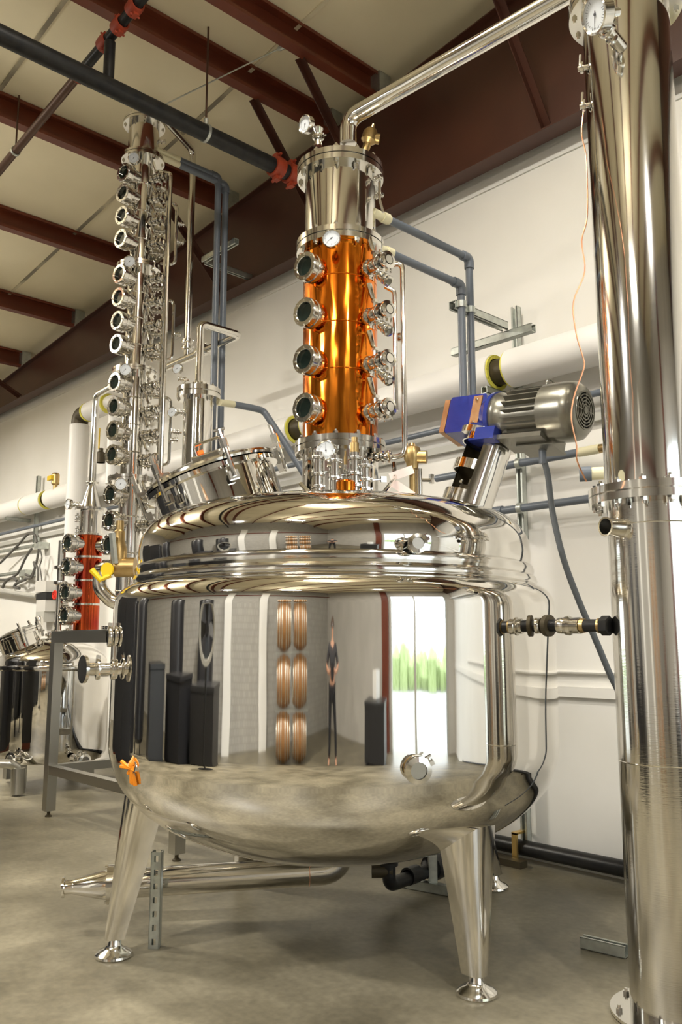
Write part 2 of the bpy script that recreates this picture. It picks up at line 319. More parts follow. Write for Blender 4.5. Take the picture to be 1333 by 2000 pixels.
# ceiling sheets (two slopes) and purlins
PD = 0.24
mb = MB(); zc = lambda X: roofz(X) + PD
mb.add([(X0, Y0, zc(X0)), (RIDGE, Y0, zc(RIDGE)), (X1, Y0, zc(X1)), (X0, WY, zc(X0)), (RIDGE, WY, zc(RIDGE)), (X1, WY, zc(X1))] + [(X0, Y0, zc(X0) + .2), (RIDGE, Y0, zc(RIDGE) + .2), (X1, Y0, zc(X1) + .2), (X0, WY, zc(X0) + .2), (RIDGE, WY, zc(RIDGE) + .2), (X1, WY, zc(X1) + .2)],
       [(0, 1, 4, 3), (1, 2, 5, 4), (6, 7, 10, 9), (7, 8, 11, 10)])
mb.build('ceiling', 'ceil', kind='structure', label='cream vinyl faced insulation under the roof', cat='ceiling')
n_ = 0
for Y in (-5.5, -3.9, -2.3, -0.7, 0.9, 2.5, 4.1):
    n_ += 1; mb = MB(); T = [(X0, zc(X0)), (RIDGE, zc(RIDGE))]
    mb.add([(T[0][0], Y - .018, T[0][1] - .012), (T[1][0], Y - .018, T[1][1] - .012), (T[1][0], Y + .018, T[1][1] - .012), (T[0][0], Y + .018, T[0][1] - .012), (T[0][0], Y - .018, T[0][1]), (T[1][0], Y - .018, T[1][1]), (T[1][0], Y + .018, T[1][1]), (T[0][0], Y + .018, T[0][1])], [(0, 1, 2, 3), (4, 5, 6, 7), (0, 1, 5, 4), (2, 3, 7, 6)])
    mb.build('trim_%d' % n_, 'seam', kind='structure', label='dark lap seam in the ceiling insulation', cat='seam', group='ceiling lap seams')
def cpoly(d, w_, t): return [(0, 0), (w_, 0), (w_, .03), (w_ - t, .03), (w_ - t, t), (t, t), (t, d - t), (w_ - t, d - t), (w_ - t, d - .03), (w_, d - .03), (w_, d), (0, d)]
PURL = [(-12.75, 'red steel purlin furthest left beyond the tall column'), (-10.95, 'red steel purlin second from the far left corner'), (-9.05, 'red steel purlin third from the far left corner'), (-7.3, 'red steel purlin passing behind the top of the tall column'),
        (-5.62, 'red steel purlin behind the black sprinkler main'), (-4.98, 'red steel purlin ending nearest above the copper column'), (-3.2, None), (-1.4, None), (.3, None), (2.0, None), (3.7, None)]
for X, lb in PURL:
    mb = MB(); T = Matrix(((1, 0, 0, X), (0, 0, 1, Y0), (0, 1, 0, roofz(X)), (0, 0, 0, 1))); mb.prism(cpoly(PD, 0.10, 0.006), WY - .12 - Y0, T)
    mb.build('roof_purlin', 'redsteel', kind='structure', label=lb or 'red steel purlin over the loading side of the room', cat='purlin', group='roof purlins')
# deep tapered rafter along the back wall
mb = MB(); RB = 5.24
def slab(xa, xb, ya, yb, za0, za1, zb0, zb1): mb.add([(xa, ya, za0), (xa, yb, za0), (xa, ya, za1), (xa, yb, za1), (xb, ya, zb0), (xb, yb, zb0), (xb, ya, zb1), (xb, yb, zb1)], [(0, 1, 3, 2), (4, 6, 7, 5), (0, 4, 5, 1), (2, 3, 7, 6), (0, 2, 6, 4), (1, 5, 7, 3)])
for a, b in ((X0, RIDGE), (RIDGE, X1)):
    slab(a, b, 5.06, 5.075, RB, roofz(a), RB, roofz(b)); slab(a, b, 5.0, 5.16, RB - .012, RB, RB - .012, RB); slab(a, b, 5.0, 5.16, roofz(a) - .012, roofz(a), roofz(b) - .012, roofz(b))
mb.build('roof_rafter', 'rafter', kind='structure', label='deep dark oxide red rafter along the top of the wall', cat='beam')
mb = MB(); mb.box2((X0, 5.228, 5.12), (X1, 5.238, 5.22)); mb.build('trim_20', 'wall', kind='structure', label='thin white trim under the dark rafter', cat='trim')
def brace(p0, p1, lb):
    p0, p1 = V(p0), V(p1); mb = MB(); T = align(p0, p1 - p0, (1, 0, 0)); L = (p1 - p0).length; mb.prism([(-.03, -.03), (.03, -.03), (.03, -.022), (-.022, -.022), (-.022, .03), (-.03, .03)], L, T)
    mb.build('flange_brace', 'rafter', kind='structure', label=lb, cat='brace')
for X, lb in ((-4.98, 'red angle brace behind the top of the copper column'), (-5.62, 'red angle brace left of the copper column top'), (-3.2, 'red angle brace on the rafter beside the vapour pipe'), (-12.75, 'red angle brace in the far left corner'), (-7.3, 'red angle brace behind the tall grey pipes')):
    brace((X, 4.15, roofz(X)), (X, 5.04, RB + .03), lb)
for X in (-12.75, -10.95, -9.05, -7.3, -5.62, -4.98, -3.2):
    mb = MB(); mb.box2((X - .01, 4.99, roofz(X)), (X + .12, 5.13, roofz(X) + PD)); mb.build('purlin_clip', 'galv', kind='structure', label='grey clip where a purlin sits on the rafter', cat='clip', group='purlin clips')

# fluorescent fixtures (the light of the room)
def fixture(x, y, z, ang, power, lb, size=(1.25, .32)):
    t = thing('ceiling_lamp', (x, y, z), lb, 'lamp', 'hanging fluorescent fixtures'); R = Matrix.Rotation(ang, 4, 'Z'); T = Matrix.Translation((x, y, z)) @ R
    mb = MB(); mb.box(T @ V((0, 0, .05)), (size[0], size[1], .06), T.to_3x3()); mb.build('housing', 'whitepl', t)
    for k in (-.1, .1):
        mb = MB(); mb.cyl(T @ V((-size[0] * .48, k, 0)), T @ V((size[0] * .48, k, 0)), .02, 8); mb.build('lamp_tube', 'lamp', t)
    for k in (-.5, .5):
        mb = MB(); q = T @ V((k, 0, .08)); mb.cyl(q, (q.x, q.y, roofz(q.x) + PD), .004, 5); mb.build('hanger_wire', 'galv', t)
    l = bpy.data.lights.new('lamp_light', 'AREA'); l.shape = 'RECTANGLE'; l.size = size[0]; l.size_y = size[1]; l.energy = power; l.color = (1, .95, .85)
    put('lamp_light', l, t, T @ Matrix.Translation((0, 0, -.035)))
    l2 = l.copy(); l2.energy = power * .24; put('ceiling_fill_light', l2, t, T @ Matrix.Translation((0, 0, .09)) @ Matrix.Rotation(PI, 4, 'X'))  # extra upward light added to brighten the ceiling
def high_bay(x, y, z, power, lb):
    t = thing('high_bay_lamp', (x, y, z), lb, 'lamp', 'round high bay lamps'); T = Matrix.Translation((x, y, z))
    mb = MB(); mb.lathe([(.20, 0), (.205, 0), (.19, .06), (.10, .2), (.07, .22), (.07, .34), (0, .34)], T, 24); mb.build('reflector', 'whitepl', t)
    mb = MB(); mb.lathe([(0, .02), (.09, .03), (.06, .16), (0, .16)], T, 16); mb.build('bulb', 'lamp', t)
    mb = MB(); mb.cyl((x, y, z + .34), (x, y, roofz(x) + PD), .01, 6); mb.build('hanger_rod', 'galv', t)
    l = bpy.data.lights.new('lamp_light', 'AREA'); l.shape = 'DISK'; l.size = .34; l.energy = power; l.color = (1, .965, .90); put('lamp_light', l, t, T @ Matrix.Translation((0, 0, -.01)))
fixture(-2.5, 1.9, 6.3, 0, 175, 'hanging fluorescent fixture over the front of the large kettle')
high_bay(2.0, 1.0, 5.5, 200, 'round high bay lamp nearest the loading door')
high_bay(-3.9, -1.9, 4.7, 290, 'round high bay lamp hanging lowest behind the photographer')
fixture(-0.6, -2.6, 5.6, 0, 170, 'hanging fluorescent fixture straight behind the photographer')
fixture(-8.6, 0.3, 5.2, 0, 330, 'hanging fluorescent fixture over the small still')
fixture(-12.6, 1.6, 5.0, 0, 280, 'hanging fluorescent fixture over the far left corner')
pl = bpy.data.lights.new('door_portal', 'AREA'); pl.shape = 'RECTANGLE'; pl.size = DY1 - DY0; pl.size_y = DZ
pl.cycles.is_portal = True
po = put('door_portal', pl, None, align((X1 + .1, (DY0 + DY1) / 2, DZ / 2), (1, 0, 0), (0, 1, 0)))

# ------------------------------------------------------------------ main still kettle
A = atF(654, 1255, 4.63); AX = (A.x, A.y)
R = 1.159
kt = thing('still_kettle', (A.x, A.y, 0), 'large mirror polished stainless steel still kettle on tapered legs', 'still')
low = spl([(0, .43), (.25, .44), (.5, .475), (.72, .54), (.9, .625), (1.03, .725), (1.11, .83), (1.15, .94)], 6)
sh = [(p.x, p.y) for p in low] + [(1.1545, .962), (1.1575, .985), (R, 1.005), (R, 1.02), (R, 1.05), (R, 1.1), (R, 1.2), (R, 1.40), (R, 1.58), (R, 1.64), (R, 1.66), (R, 1.672)] + [(R - .11 + .11 * math.cos(a), 1.68 + .11 * math.sin(a)) for a in [PI / 2 * k / 8 for k in range(1, 9)]] + [(1.0, 1.80)]
vlathe('kettle_shell', 'mirror', kt, AX, sh, 128)
vlathe('rim_bead', 'polish', kt, AX, [(1.02, 1.78), (1.06, 1.783), (1.073, 1.795), (1.077, 1.81), (1.072, 1.828), (1.056, 1.84), (1.058, 1.85), (1.062, 1.868), (1.056, 1.886), (1.042, 1.895), (1.02, 1.90)], 128)
dm = spl([(1.035, 1.86), (1.046, 1.93), (1.045, 1.98), (1.03, 2.045), (.985, 2.108), (.90, 2.16), (.74, 2.203), (.5, 2.238), (.25, 2.255), (0, 2.26)], 6)
vlathe('dome', 'mirror', kt, AX, [(p.x, p.y) for p in dm], 128)
def leg(foot, r_top, wtop, wbot):
    f_ = V((foot[0], foot[1], 0)); d = (f_ - V((A.x, A.y, 0))).normalized(); s_ = V((-d.y, d.x, 0)); c0 = V((A.x, A.y, 0)) + d * r_top
    def ring(c, z, wd, dp):
        P = [(-.5, .12), (-.5, -.1), (-.42, -.34), (-.26, -.48), (-.08, -.5), (.08, -.5), (.26, -.48), (.42, -.34), (.5, -.1), (.5, .12), (.46, .5), (-.46, .5)]
        return [c + s_ * (x * wd) - d * (y * dp) + V((0, 0, z)) for x, y in P]
    rings = [ring(f_, .085, wbot, wbot), ring(f_.lerp(c0, .5), .52, (wtop + wbot) / 2, (wtop * .8 + wbot) / 2), ring(c0, .95, wtop, wtop * .8)]
    vs = sum(rings, []); n = 12; fs = [tuple(range(n)), tuple(range(2 * n, 3 * n))]
    for i in range(2):
        for k in range(n): fs.append((i * n + k, i * n + (k + 1) % n, (i + 1) * n + (k + 1) % n, (i + 1) * n + k))
    o = MB().add(vs, fs).build('leg', 'polish', kt, ang=.9)
    mb = MB(); mb.lathe([(0, 0), (.085, 0), (.09, .006), (.088, .016), (.07, .03), (.045, .04), (.034, .055), (.032, .1), (0, .1)], Matrix.Translation(f_), 28); mb.build('foot', 'fit', o)
for (px, py), rt in (((222, 1868), .93), ((932, 1943), .90), ((966, 1735), .90), ((470, 1728), .90)):
    q = atZ(px, py, 0); leg((q.x, q.y), rt, .30, .095)
# manway
mc = atF(433, 985, 4.55); md = (azd(AX, -90) * math.sin(math.radians(20)) + UP * math.cos(math.radians(20)) + azd(AX, 0) * .03).normalized()
MT = align(mc, md, azd(AX, 0)); mr = .335
mw = MB(); mw.lathe([(mr - .01, -.2), (mr, -.2), (mr, .12), (mr + .03, .125), (mr + .032, .15), (mr - .02, .155)], MT, 72); mw = mw.build('manway', 'mirror', kt)
mb = MB(); mb.lathe([(mr - .03, .158), (mr + .03, .158), (mr + .034, .17), (mr + .03, .182), (mr, .19), (mr * .9, .205), (mr * .6, .235), (mr * .3, .25), (0, .255)], MT, 72); mb.build('manway_lid', 'polish', mw)
for k, a in enumerate((0.35, -0.62, -1.5, 1.35, 2.5, -2.6)):
    Tc = MT @ Matrix.Rotation(a, 4, 'Z') @ Matrix.Translation((mr + .035, 0, 0)); mb = MB()
    mb.box(Tc @ V((.012, 0, .06)), (.03, .05, .045), Tc.to_3x3()); mb.tube([Tc @ V((.03, 0, .05)), Tc @ V((.035, 0, .16)), Tc @ V((.03, 0, .30))], .011, 8); mb.cyl(Tc @ V((.03, 0, .2)), Tc @ V((.032, 0, .25)), .021, 8)
    mb.box(Tc @ V((0.0, 0, .19)), (.075, .035, .02), Tc.to_3x3()); mb.tube([Tc @ V((.03, -.03, .3)), Tc @ V((.03, .03, .3))], .007, 6); mb.build('swing_clamp', 'fit', mw)
mb = MB(); h0 = MT @ V((.27, -.02, .19)); hu = md * .10; hr = (MT.to_3x3() @ V((-.15, .95, 0))).normalized() * -.15
hs = V(atF(530, 850, 4.4)) - V(atF(450, 850, 4.4)); hs = hs.normalized() * .16; hs = hs - md * hs.dot(md)
mb.tube([h0, h0 + hu, h0 + hu + hs, h0 + hs], .008, 8, bend=.02); mb.build('lid_handle', 'fit', mw)
mb = MB(); Th = MT @ Matrix.Rotation(.15, 4, 'Z'); mb.tube([Th @ V((.26, -.09, .22)), Th @ V((.26, .07, .22))], .018, 10); mb.box(Th @ V((.29, 0, .2)), (.06, .09, .03), Th.to_3x3()); mb.build('lid_hinge', 'fit', mw)
mb = MB(); mb.box(Th @ V((.265, -.035, .245)), (.02, .03, .02), Th.to_3x3()); mb.build('warning_tag', 'orangered', mw)
# clamp ports on shell and dome
def port(px, py, Fg, d, r, nm='sample_port', brassy=False):
    p = atF(px, py, Fg); T = align(p, d, (0.6 * RT.x, 0.6 * RT.y, .3)); mb = MB(); mb.lathe([(r * .7, -1.4 * r), (r * .7, 0), (r * .9, 0)], T, 20); clampring(mb, .15 * r, r, T, .3 * r, 24)
    o = mb.build(nm, 'fit', kt); mb = MB(); mb.lathe([(0, .35 * r), (r * .62, .35 * r), (r * .64, .25 * r)], T, 20); mb.build('end_cap', 'satin', o)
    if brassy: mb = MB(); mb.lathe([(r * .74, -1.1 * r), (r * .95, -1.0 * r), (r * .95, -.3 * r), (r * .74, -.25 * r)], T, 20); mb.build('gasket_ring', 'brass', o)
    return o
port(816, 1503, 3.50, azd(AX, 10) + V((0, 0, -.10)), .055, brassy=True)
port(816, 1062, 3.555, azd(AX, 8) + V((0, 0, .1)), .042)
# left side jacket ports
jl = azd(AX, -84)
for (px, py, ln) in ((268, 1243, .13), (262, 1306, .17)):
    p = atF(px, py, 4.20); T = align(p, azd(AX, -70), (0, 0, 1)); mb = MB(); mb.lathe([(.028, -.25), (.028, ln), (0, ln)], T, 16)
    for z in (.0, .10, ln): clampring(mb, z, .05, T, .014, 18)
    o = mb.build('jacket_port', 'fit', kt)
    if ln > .15: mb = MB(); T2 = align(T @ V((0, 0, ln + .02)), azd(AX, -55), (0, 0, 1)); mb.lathe([(.03, -.03), (.03, .03), (.066, .04), (.066, .055), (0, .055)], T2, 24); mb.build('end_cap', 'fit', o)
    else: mb = MB(); mb.cyl(T @ V((0, 0, .1)), T @ V((-.2, 0, .1)), .022, 12); mb.build('drop_pipe', 'fit', o)
# drain pipe under the kettle
Fd = 4.93; zp = .245; e0 = atZ(645, 1700, zp); e1 = atZ(222, 1727, zp - .03); dd = (e1 - e0).normalized()
mb = MB(); mb.tube([e0 + V((0, 0, .25)) - dd * .06, e0 - dd * .06, e1], .075, 24, bend=.12, n=10); dp = mb.build('drain_pipe', 'polish', kt)
mb = MB(); T = align(e1, dd, (0, 0, 1)); mb.lathe([(.076, -.03), (.1, -.03), (.1, .0), (.1, .03), (.078, .03)], T, 28)
for k in range(6): a = PI / 3 * k; mb.cyl(T @ V((.09 * math.cos(a), .09 * math.sin(a), -.04)), T @ V((.09 * math.cos(a), .09 * math.sin(a), .045)), .008, 6)
mb.build('pipe_flange', 'fit', dp)
mb = MB(); mb.lathe([(.075, .03), (.072, .06), (.04, .2), (.036, .215), (.036, .25), (.052, .253), (.052, .265), (.03, .267), (.03, .2)], T, 28); mb.build('reducer', 'mirror', dp)
mb = MB(); mb.lathe([(.0751, -.002), (.079, 0), (.0751, .002)], align(e0 + dd * .12, dd), 24); mb.build('weld_bead', 'copperwire', dp)
# bottom outlet of dark iron pipe
bo = thing('iron_outlet_pipe', atZ(757, 1715, 0), 'dark iron outlet pipe with elbow under the large kettle', 'pipe')
q = atZ(760, 1690, .22); r2 = azd(AX, 90); bk = -azd(AX, 0)
mb = MB(); mb.cyl(q + UP * .22, q, .055, 14); mb.lathe([(.06, .02), (.068, .03), (.068, .09), (.06, .1)], Matrix.Translation(q), 14); mb.build('drop_pipe', 'black', bo)
mb = MB(); mb.tube([q, q - UP * .11, q - UP * .11 + bk * .3 + r2 * .25, q - UP * .05 + bk * .55 + r2 * .3], .04, 14, bend=.06); mb.lathe([(.04, -.05), (.052, -.05), (.052, .05), (.04, .05)], align(q - UP * .1 + bk * .18 + r2 * .15, bk * .3 + r2 * .25), 14); mb.build('elbow_pipe', 'black', bo)
mb = MB(); mb.cyl(q - r2 * .1 - UP * .03, q + r2 * .02 - UP * .03, .04, 14); mb.build('side_plug', 'darkpipe', bo)
mb = MB(); mb.lathe([(.03, 0), (.075, .0), (.08, .05), (.075, .11), (.03, .12)], align(q + bk * .34 + r2 * .28 - UP * .1, bk * .3 + r2 * .25), 14); mb.build('check_valve', 'black', bo)
fo = thing('strut_stand', atZ(812, 1722, 0), 'small grey strut stand behind the right front leg', 'stand')
s0 = atZ(785, 1722, .03); s1 = atZ(905, 1744, .03); strut('base_channel', s0, s1, (0, 0, -1), fo, holes=False); sm = atZ(846, 1724, .05); strut('post_channel', sm, sm + UP * .45, azd(AX, 180), fo, holes=False)
sp = atZ(302, 1850, 0); strut('strut_post', sp, V((sp.x, sp.y, zF(1662, (sp - EYE).dot(FW)))), azd(AX, 180), label='perforated galvanised strut post beside the left front leg', cat='post')
# orange tie at the lower left port
ot = thing('orange_strap', atF(262, 1500, 3.86), 'orange plastic strap wrapped round the lower left kettle port', 'strap')
oc = atF(264, 1497, 3.90)
for k in range(10):
    a = random.uniform(0, 6.3); mb = MB(); u = (RT * math.cos(a) * .055 + UP * math.sin(a) * .065)
    mb.tube([oc + u * 1.15, oc + u * .2 + azd(AX, -40) * .03, oc - u * .8 + RT * .015 - UP * .03], .009, 6, bend=.02); mb.build('strap_loop', 'orange', ot)
mb = MB(); mb.cyl(oc - azd(AX, -40) * .1, oc + azd(AX, -40) * .02, .03, 12); mb.build('port_stub', 'fit', ot)
mb = MB(); mb.torus(.018, .006, align(oc + RT * .055 - UP * .03, azd(AX, -20)), 14, 6); mb.build('pull_ring', 'cream', ot)

# ------------------------------------------------------------------ copper column on the kettle
CF = 4.58; C = atF(665, 650, CF); CX = (C.x, C.y); cr = .209
cz = lambda y: zF(y, CF - cr); fz = lambda y: zF(y, CF - .25)
cc = thing('copper_column', (C.x, C.y, 2.29), 'bright copper still column with four sight glasses on the large kettle', 'column')
zb0, zb1 = fz(869), fz(845); zm0, zm1 = fz(459), fz(436); zt0, zt1 = fz(306), fz(283)
vlathe('column_neck', 'polish', cc, CX, [(cr, 2.2), (cr, zb0)], 64)
flange(cc, CX, zb0, zb1, .25, cr - .03); flange(cc, CX, zm0, zm1, .25, cr - .03); flange(cc, CX, zt0, zt1, .25, cr - .03)
seams = [zb1, cz(717), cz(625), cz(533), zm0]
for a, b in zip(seams, seams[1:]):
    vlathe('copper_section', 'copper', cc, CX, [(cr - .003, a), (cr, a + .004), (cr, a + .008), (cr, a + .016), (cr, b - .016), (cr, b - .008), (cr, b - .004), (cr - .003, b)], 64)
vlathe('condenser_section', 'polish', cc, CX, [(cr - .006, zm1), (cr - .006, zt0)], 64)
vlathe('column_lid', 'polish', cc, CX, [(.23, zt1), (.22, zt1 + .012), (.12, zt1 + .03), (0, zt1 + .035)], 64)
for zt, zb in ((zb1, zb0), (zm1, zm0), (zt1, zt0)): bolts(cc, CX, zt, zb, .229, 12, .0155, .2)
for k, y in enumerate((520, 609, 701, 795)):
    d = azd(CX, -41); sight(cc, V((C.x, C.y, zF(y + 3, CF - .2))) + d * (cr + .008), d, .080)
gauge(cc, atF(648, 466, CF - .33), (azd(CX, -10) + V((0, 0, -.08))), .050, 2.2)
gauge(cc, atF(638, 880, CF - .34), (azd(CX, -22) + V((0, 0, -.06))), .052, .1)
gauge(cc, atF(598, 243, CF - .05), azd(CX, -48) + V((0, 0, -.15)), .053, 2.7)
# valve tree: four branches, two risers
bd = azd(CX, 41)
br_z = [zF(y, CF - .15) for y in (530, 624, 717, 809)]
for z in br_z: valve(cc, V((C.x, C.y, z)) + bd * cr, bd, .049)
for z in br_z[:3]:
    q = V((C.x, C.y, z - .05)) + bd * (cr + .1); valve(cc, q, bd * .75 + V((0, 0, -.65)), .030, azd(CX, 0), False)
bd = azd(CX, 60); zl = zF(893, CF - .15)
mb = MB(); q = lambda z, e, s_=0: V((C.x, C.y, z)) + bd * (cr + e) + azd(CX, 110) * s_
mb.tube([q(br_z[0] + .04, .06, .03), q(br_z[0] + .04, .155, .03), q(zl, .155, .03), q(zl, .06, .0)], .0155, 12, bend=.05); mb.build('riser_pipe', 'fit', cc)
mb = MB(); mb.tube([q(br_z[0] - .08, .06, .02), q(br_z[0] - .12, .115, .02), q(br_z[3] + .02, .115, .02)], .013, 12, bend=.04); mb.build('riser_pipe', 'fit', cc)
valve(cc, V((C.x, C.y, zl)) + azd(CX, 50) * cr, azd(CX, 62), .031, lever=False)
mb = MB(); q1 = atF(775, 660, CF - .02); mb.lathe([(0, 0), (.02, 0), (.026, .02), (.02, .05), (0, .05)], align(q1, azd(CX, 60)), 12); mb.build('riser_plug', 'fit', cc)
# upper condenser side valves
for (px, py) in ((739, 350), (741, 385)): valve(cc, atF(px - 8, py, CF - .1), azd(CX, 50), .014, lever=False)
mb = MB(); q0 = atF(742, 395, CF - .14); mb.tube([q0 + UP * .12, q0 + UP * .02, q0 + RT * .02 - UP * .06], .008, 8, bend=.02); mb.build('vent_tube', 'fit', cc)
mb = MB(); T = align(atF(622, 268, CF - .08), (0, 0, 1)); mb.lathe([(0, -.06), (.028, -.06), (.018, -.01), (.03, 0), (.018, .02), (.03, .05), (.01, .07), (0, .07)], T, 14); clampring(mb, 0, .035, T, .01); mb.build('gauge_clamp', 'fit', cc)
mb = MB(); T = align(atF(720, 275, CF + .05), V((0, 0, 1)) + RT * .3); mb.lathe([(0, -.08), (.022, -.08), (.024, -.02), (.045, .0), (.045, .05), (.03, .075), (.012, .085), (.01, .11), (0, .11)], T, 14); mb.cyl(T @ V((0, 0, .02)), T @ V((0, 0, .02)) + RT * .06 - UP * .01, .03, 12); mb.build('vent_valve', 'brass', cc)
# fittings round the neck
for (px, py, h, br) in ((622, 925, .11, 0), (655, 935, .12, 0), (693, 922, .10, 1), (714, 930, .08, 0)):
    p = atF(px, py, CF - .36); o = None; mb = MB(); T = align(p - UP * .10, (0, 0, 1), azd(CX, 20)); mb.lathe([(.026, -.05), (.026, h + .1), (0, h + .1)], T, 14)
    for z in (.03, h * .5 + .04, h + .07): clampring(mb, z, .036, T, .011, 16)
    o = mb.build('neck_fitting', 'fit', cc)
    if br: mb = MB(); mb.lathe([(.018, h + .1), (.024, h + .1), (.024, h + .15), (.016, h + .155), (.016, h + .18), (0, h + .18)], T, 12); mb.build('brass_plug', 'brass', o)
    else: mb = MB(); mb.tube([T @ V((0, .03, h)), T @ V((.0, .09, h + .01))], .006, 6); mb.box(T @ V((0, .1, h + .01)), (.012, .03, .03), T.to_3x3()); mb.build('wing_nut', 'fit', o)
mb = MB(); mb.cyl(atF(640, 905, CF - .36), atF(668, 908, CF - .36), .02, 12); mb.build('cross_tube', 'fit', cc)
mb = MB(); mb.tube([atF(770, 905, CF - .1), atF(772, 935, CF - .2), atF(748, 965, CF - .42), atF(690, 972, CF - .5), atF(610, 968, CF - .48), atF(588, 945, CF - .4)], .012, 10, bend=.08); mb.build('wash_tube', 'fit', cc)
mb = MB(); T = align(atF(676, 958, CF - .38), UP); mb.lathe([(0, -.03), (.05, -.03), (.05, .04), (.04, .05), (0, .05)], T, 20); mb.build('copper_ferrule', 'copper', cc)

# vapour pipe to the condenser
BF = 3.685; B = RT * 1.37 + FW * BF; BX = (B.x, B.y)
vp0 = atF(681, 272, CF); vpe = atF(1204, -66, BF)
mb = MB(); mb.tube([vp0 - UP * .03, vp0 + UP * .13, vpe, vpe - UP * .25], .049, 24, bend=.14, n=10); vpo = mb.build('vapour_pipe', 'polish', None, 'polished steel vapour pipe slanting from the copper column to the condenser', 'pipe')

# grey water pipes of the column
wp = thing('water_pipe', atF(735, 420, 4.55), 'upper grey plastic water pipe from the copper column to the wall', 'pipe', 'grey water pipes of the copper column')
wq = thing('water_pipe', atF(742, 488, 4.55), 'lower grey plastic water pipe from the copper column to the wall', 'pipe', 'grey water pipes of the copper column')
PVX = []
for t, a, fit_, el in ((wp, (728, 414), (758, 430), (917, 516)), (wq, (738, 484), (766, 500), (901, 562))):
    p0 = atF(*a, 4.53); p2 = atX(*el, p0.x); p2.z = p0.z; p1 = p0.lerp(p2, .16); PVX.append(p2)
    mb = MB(); mb.cyl(p0, p1, .026, 14); mb.lathe([(.026, 0), (.032, 0), (.032, .05), (.026, .05)], align(p0.lerp(p1, .55), p1 - p0), 14); mb.build('cream_adapter', 'cream', t)
    mb = MB(); mb.tube([p1, p2, V((p2.x, p2.y, 2.95))], .024, 14, bend=.03); mb.build('pipe_run', 'pvc', t)
    mb = MB(); mb.tube([p2 - (p2 - p1).normalized() * .07, p2, p2 - UP * .07], .031, 14, bend=.035); mb.build('pipe_elbow', 'pvc', t)
p = atX(890, 598, PVX[1].x - .04); e = atX(987, 641, p.x); e.z = p.z; hs_ = thing('pipe_support', e, 'strut bracket on the wall holding the two grey water pipes', 'bracket')
strut('arm_channel', V((p.x, p.y - .03, p.z)), e, (0, 0, -1), hs_)
CY = e.y + .03; a_ = atY(886, 670, CY); b_ = atY(1042, 622, CY); strut('wall_channel', V((a_.x, CY, p.z - .055)), V((b_.x, CY, p.z - .055)), (0, 0, 1), hs_, holes=False)
for q in PVX:
    mb = MB(); mb.lathe([(.024, -.02), (.033, -.02), (.033, .02), (.024, .02)], Matrix.Translation((q.x, q.y, p.z)), 14); mb.build('pipe_clamp', 'galv', hs_)

# ------------------------------------------------------------------ agitator drive
ag = thing('agitator_drive', atF(918, 962, 4.62), 'agitator gear motor with blue gearbox on a slanted steel lantern', 'motor')
l0 = atF(912, 985, 4.60); l1 = atF(955, 862, 4.60); ld = (l1 - l0).normalized(); LL = (l1 - l0).length
LT = align(l0, ld, azd(AX, 0)); lr = .138
mb = MB()   # lantern cut by two windows: posts and rings
for a0, a1, z0, z1 in ((0, 2 * PI, -.1, .05), (0, 2 * PI, LL * .5 - .02, LL * .5 + .035), (0, 2 * PI, LL - .04, LL), (-.25, 1.55, .05, LL - .04), (2.2, 3.6, .05, LL - .04), (3.75, 4.0, .05, LL - .04)):
    mb.lathe([(lr, z0), (lr, z1), (lr - .008, z1), (lr - .008, z0)], LT, 40 if a1 > 6 else 14, True, a0, a1)
mb.build('lantern', 'polish', ag)
mb = MB(); mb.lathe([(lr - .012, .05), (lr - .012, LL - .04)], LT, 30, False, -.25, 4.0); mb.build('lantern_shade_liner', 'darkpipe', ag)  # dark liner paints the shade inside the lantern windows
mb = MB(); mb.lathe([(.02, -.1), (.02, LL)], LT, 12); mb.lathe([(.0, 0.06), (.07, .06), (.07, .09), (.03, .1), (.03, .14), (0, .14)], LT, 16); mb.build('shaft_seal', 'darkpipe', ag)
for k in range(4): put('bolt', BOLT, ag, sc(LT @ Matrix.Rotation(k * PI / 2 + .6, 4, 'Z') @ Matrix.Translation((.085, 0, .09)), .014))
mb = MB(); mb.lathe([(lr - .01, LL - .01), (lr + .03, LL - .01), (lr + .032, LL + .025), (lr + .02, LL + .03), (lr - .01, LL + .03)], LT, 40); mb.build('lantern_flange', 'fit', ag)
# motor axis: right and towards the room
mdir = (RT * .74 - FW * .66 - UP * .03).normalized(); mdir = (mdir - ld * mdir.dot(ld) * .25).normalized()
G = atF(950, 822, 4.6)
GT = Matrix(((mdir.x, 0, 0, 0), (mdir.y, 0, 0, 0), (mdir.z, 0, 0, 0), (0, 0, 0, 1)))
gy = ld.cross(mdir).normalized(); gz = mdir.cross(gy).normalized(); GR = Matrix((mdir, gy, gz)).transposed()
def gbox(mb, c, s_, bev=0): mb.box(G + GR @ V(c), s_, GR)
mb = MB(); mb.lathe([(lr + .01, 0), (lr + .02, .012), (lr - .01, .03), (.09, .06), (.09, .1)], align(l1 + ld * .03, ld, azd(AX, 0)), 32); mb.build('gearbox_foot', 'blue', ag)
gb = MB(); pol = [(-.19, -.09), (-.18, -.105), (.03, -.105), (.05, -.09), (.05, .10), (.04, .115), (-.18, .115), (-.19, .10)]
gb.prism(pol, .21, Matrix.Translation(G) @ (GR.to_4x4()) @ Matrix(((1, 0, 0, 0), (0, 0, 1, -.105), (0, 1, 0, 0), (0, 0, 0, 1)))); gb.lathe([(0, .03), (.12, .03), (.135, .06), (.15, .075), (.152, .1), (0, .1)], align(G, mdir), 36); go = gb.build('gearbox', 'blue', ag)
mb = MB(); gbox(mb, (-.215, 0, .005), (.035, .2, .2)); mb.build('end_plate', 'raw', go)
for s_ in (-1, 1): mb = MB(); gbox(mb, (.0, s_ * .108, .01), (.055, .012, .18)); mb.build('side_pad', 'raw', go)
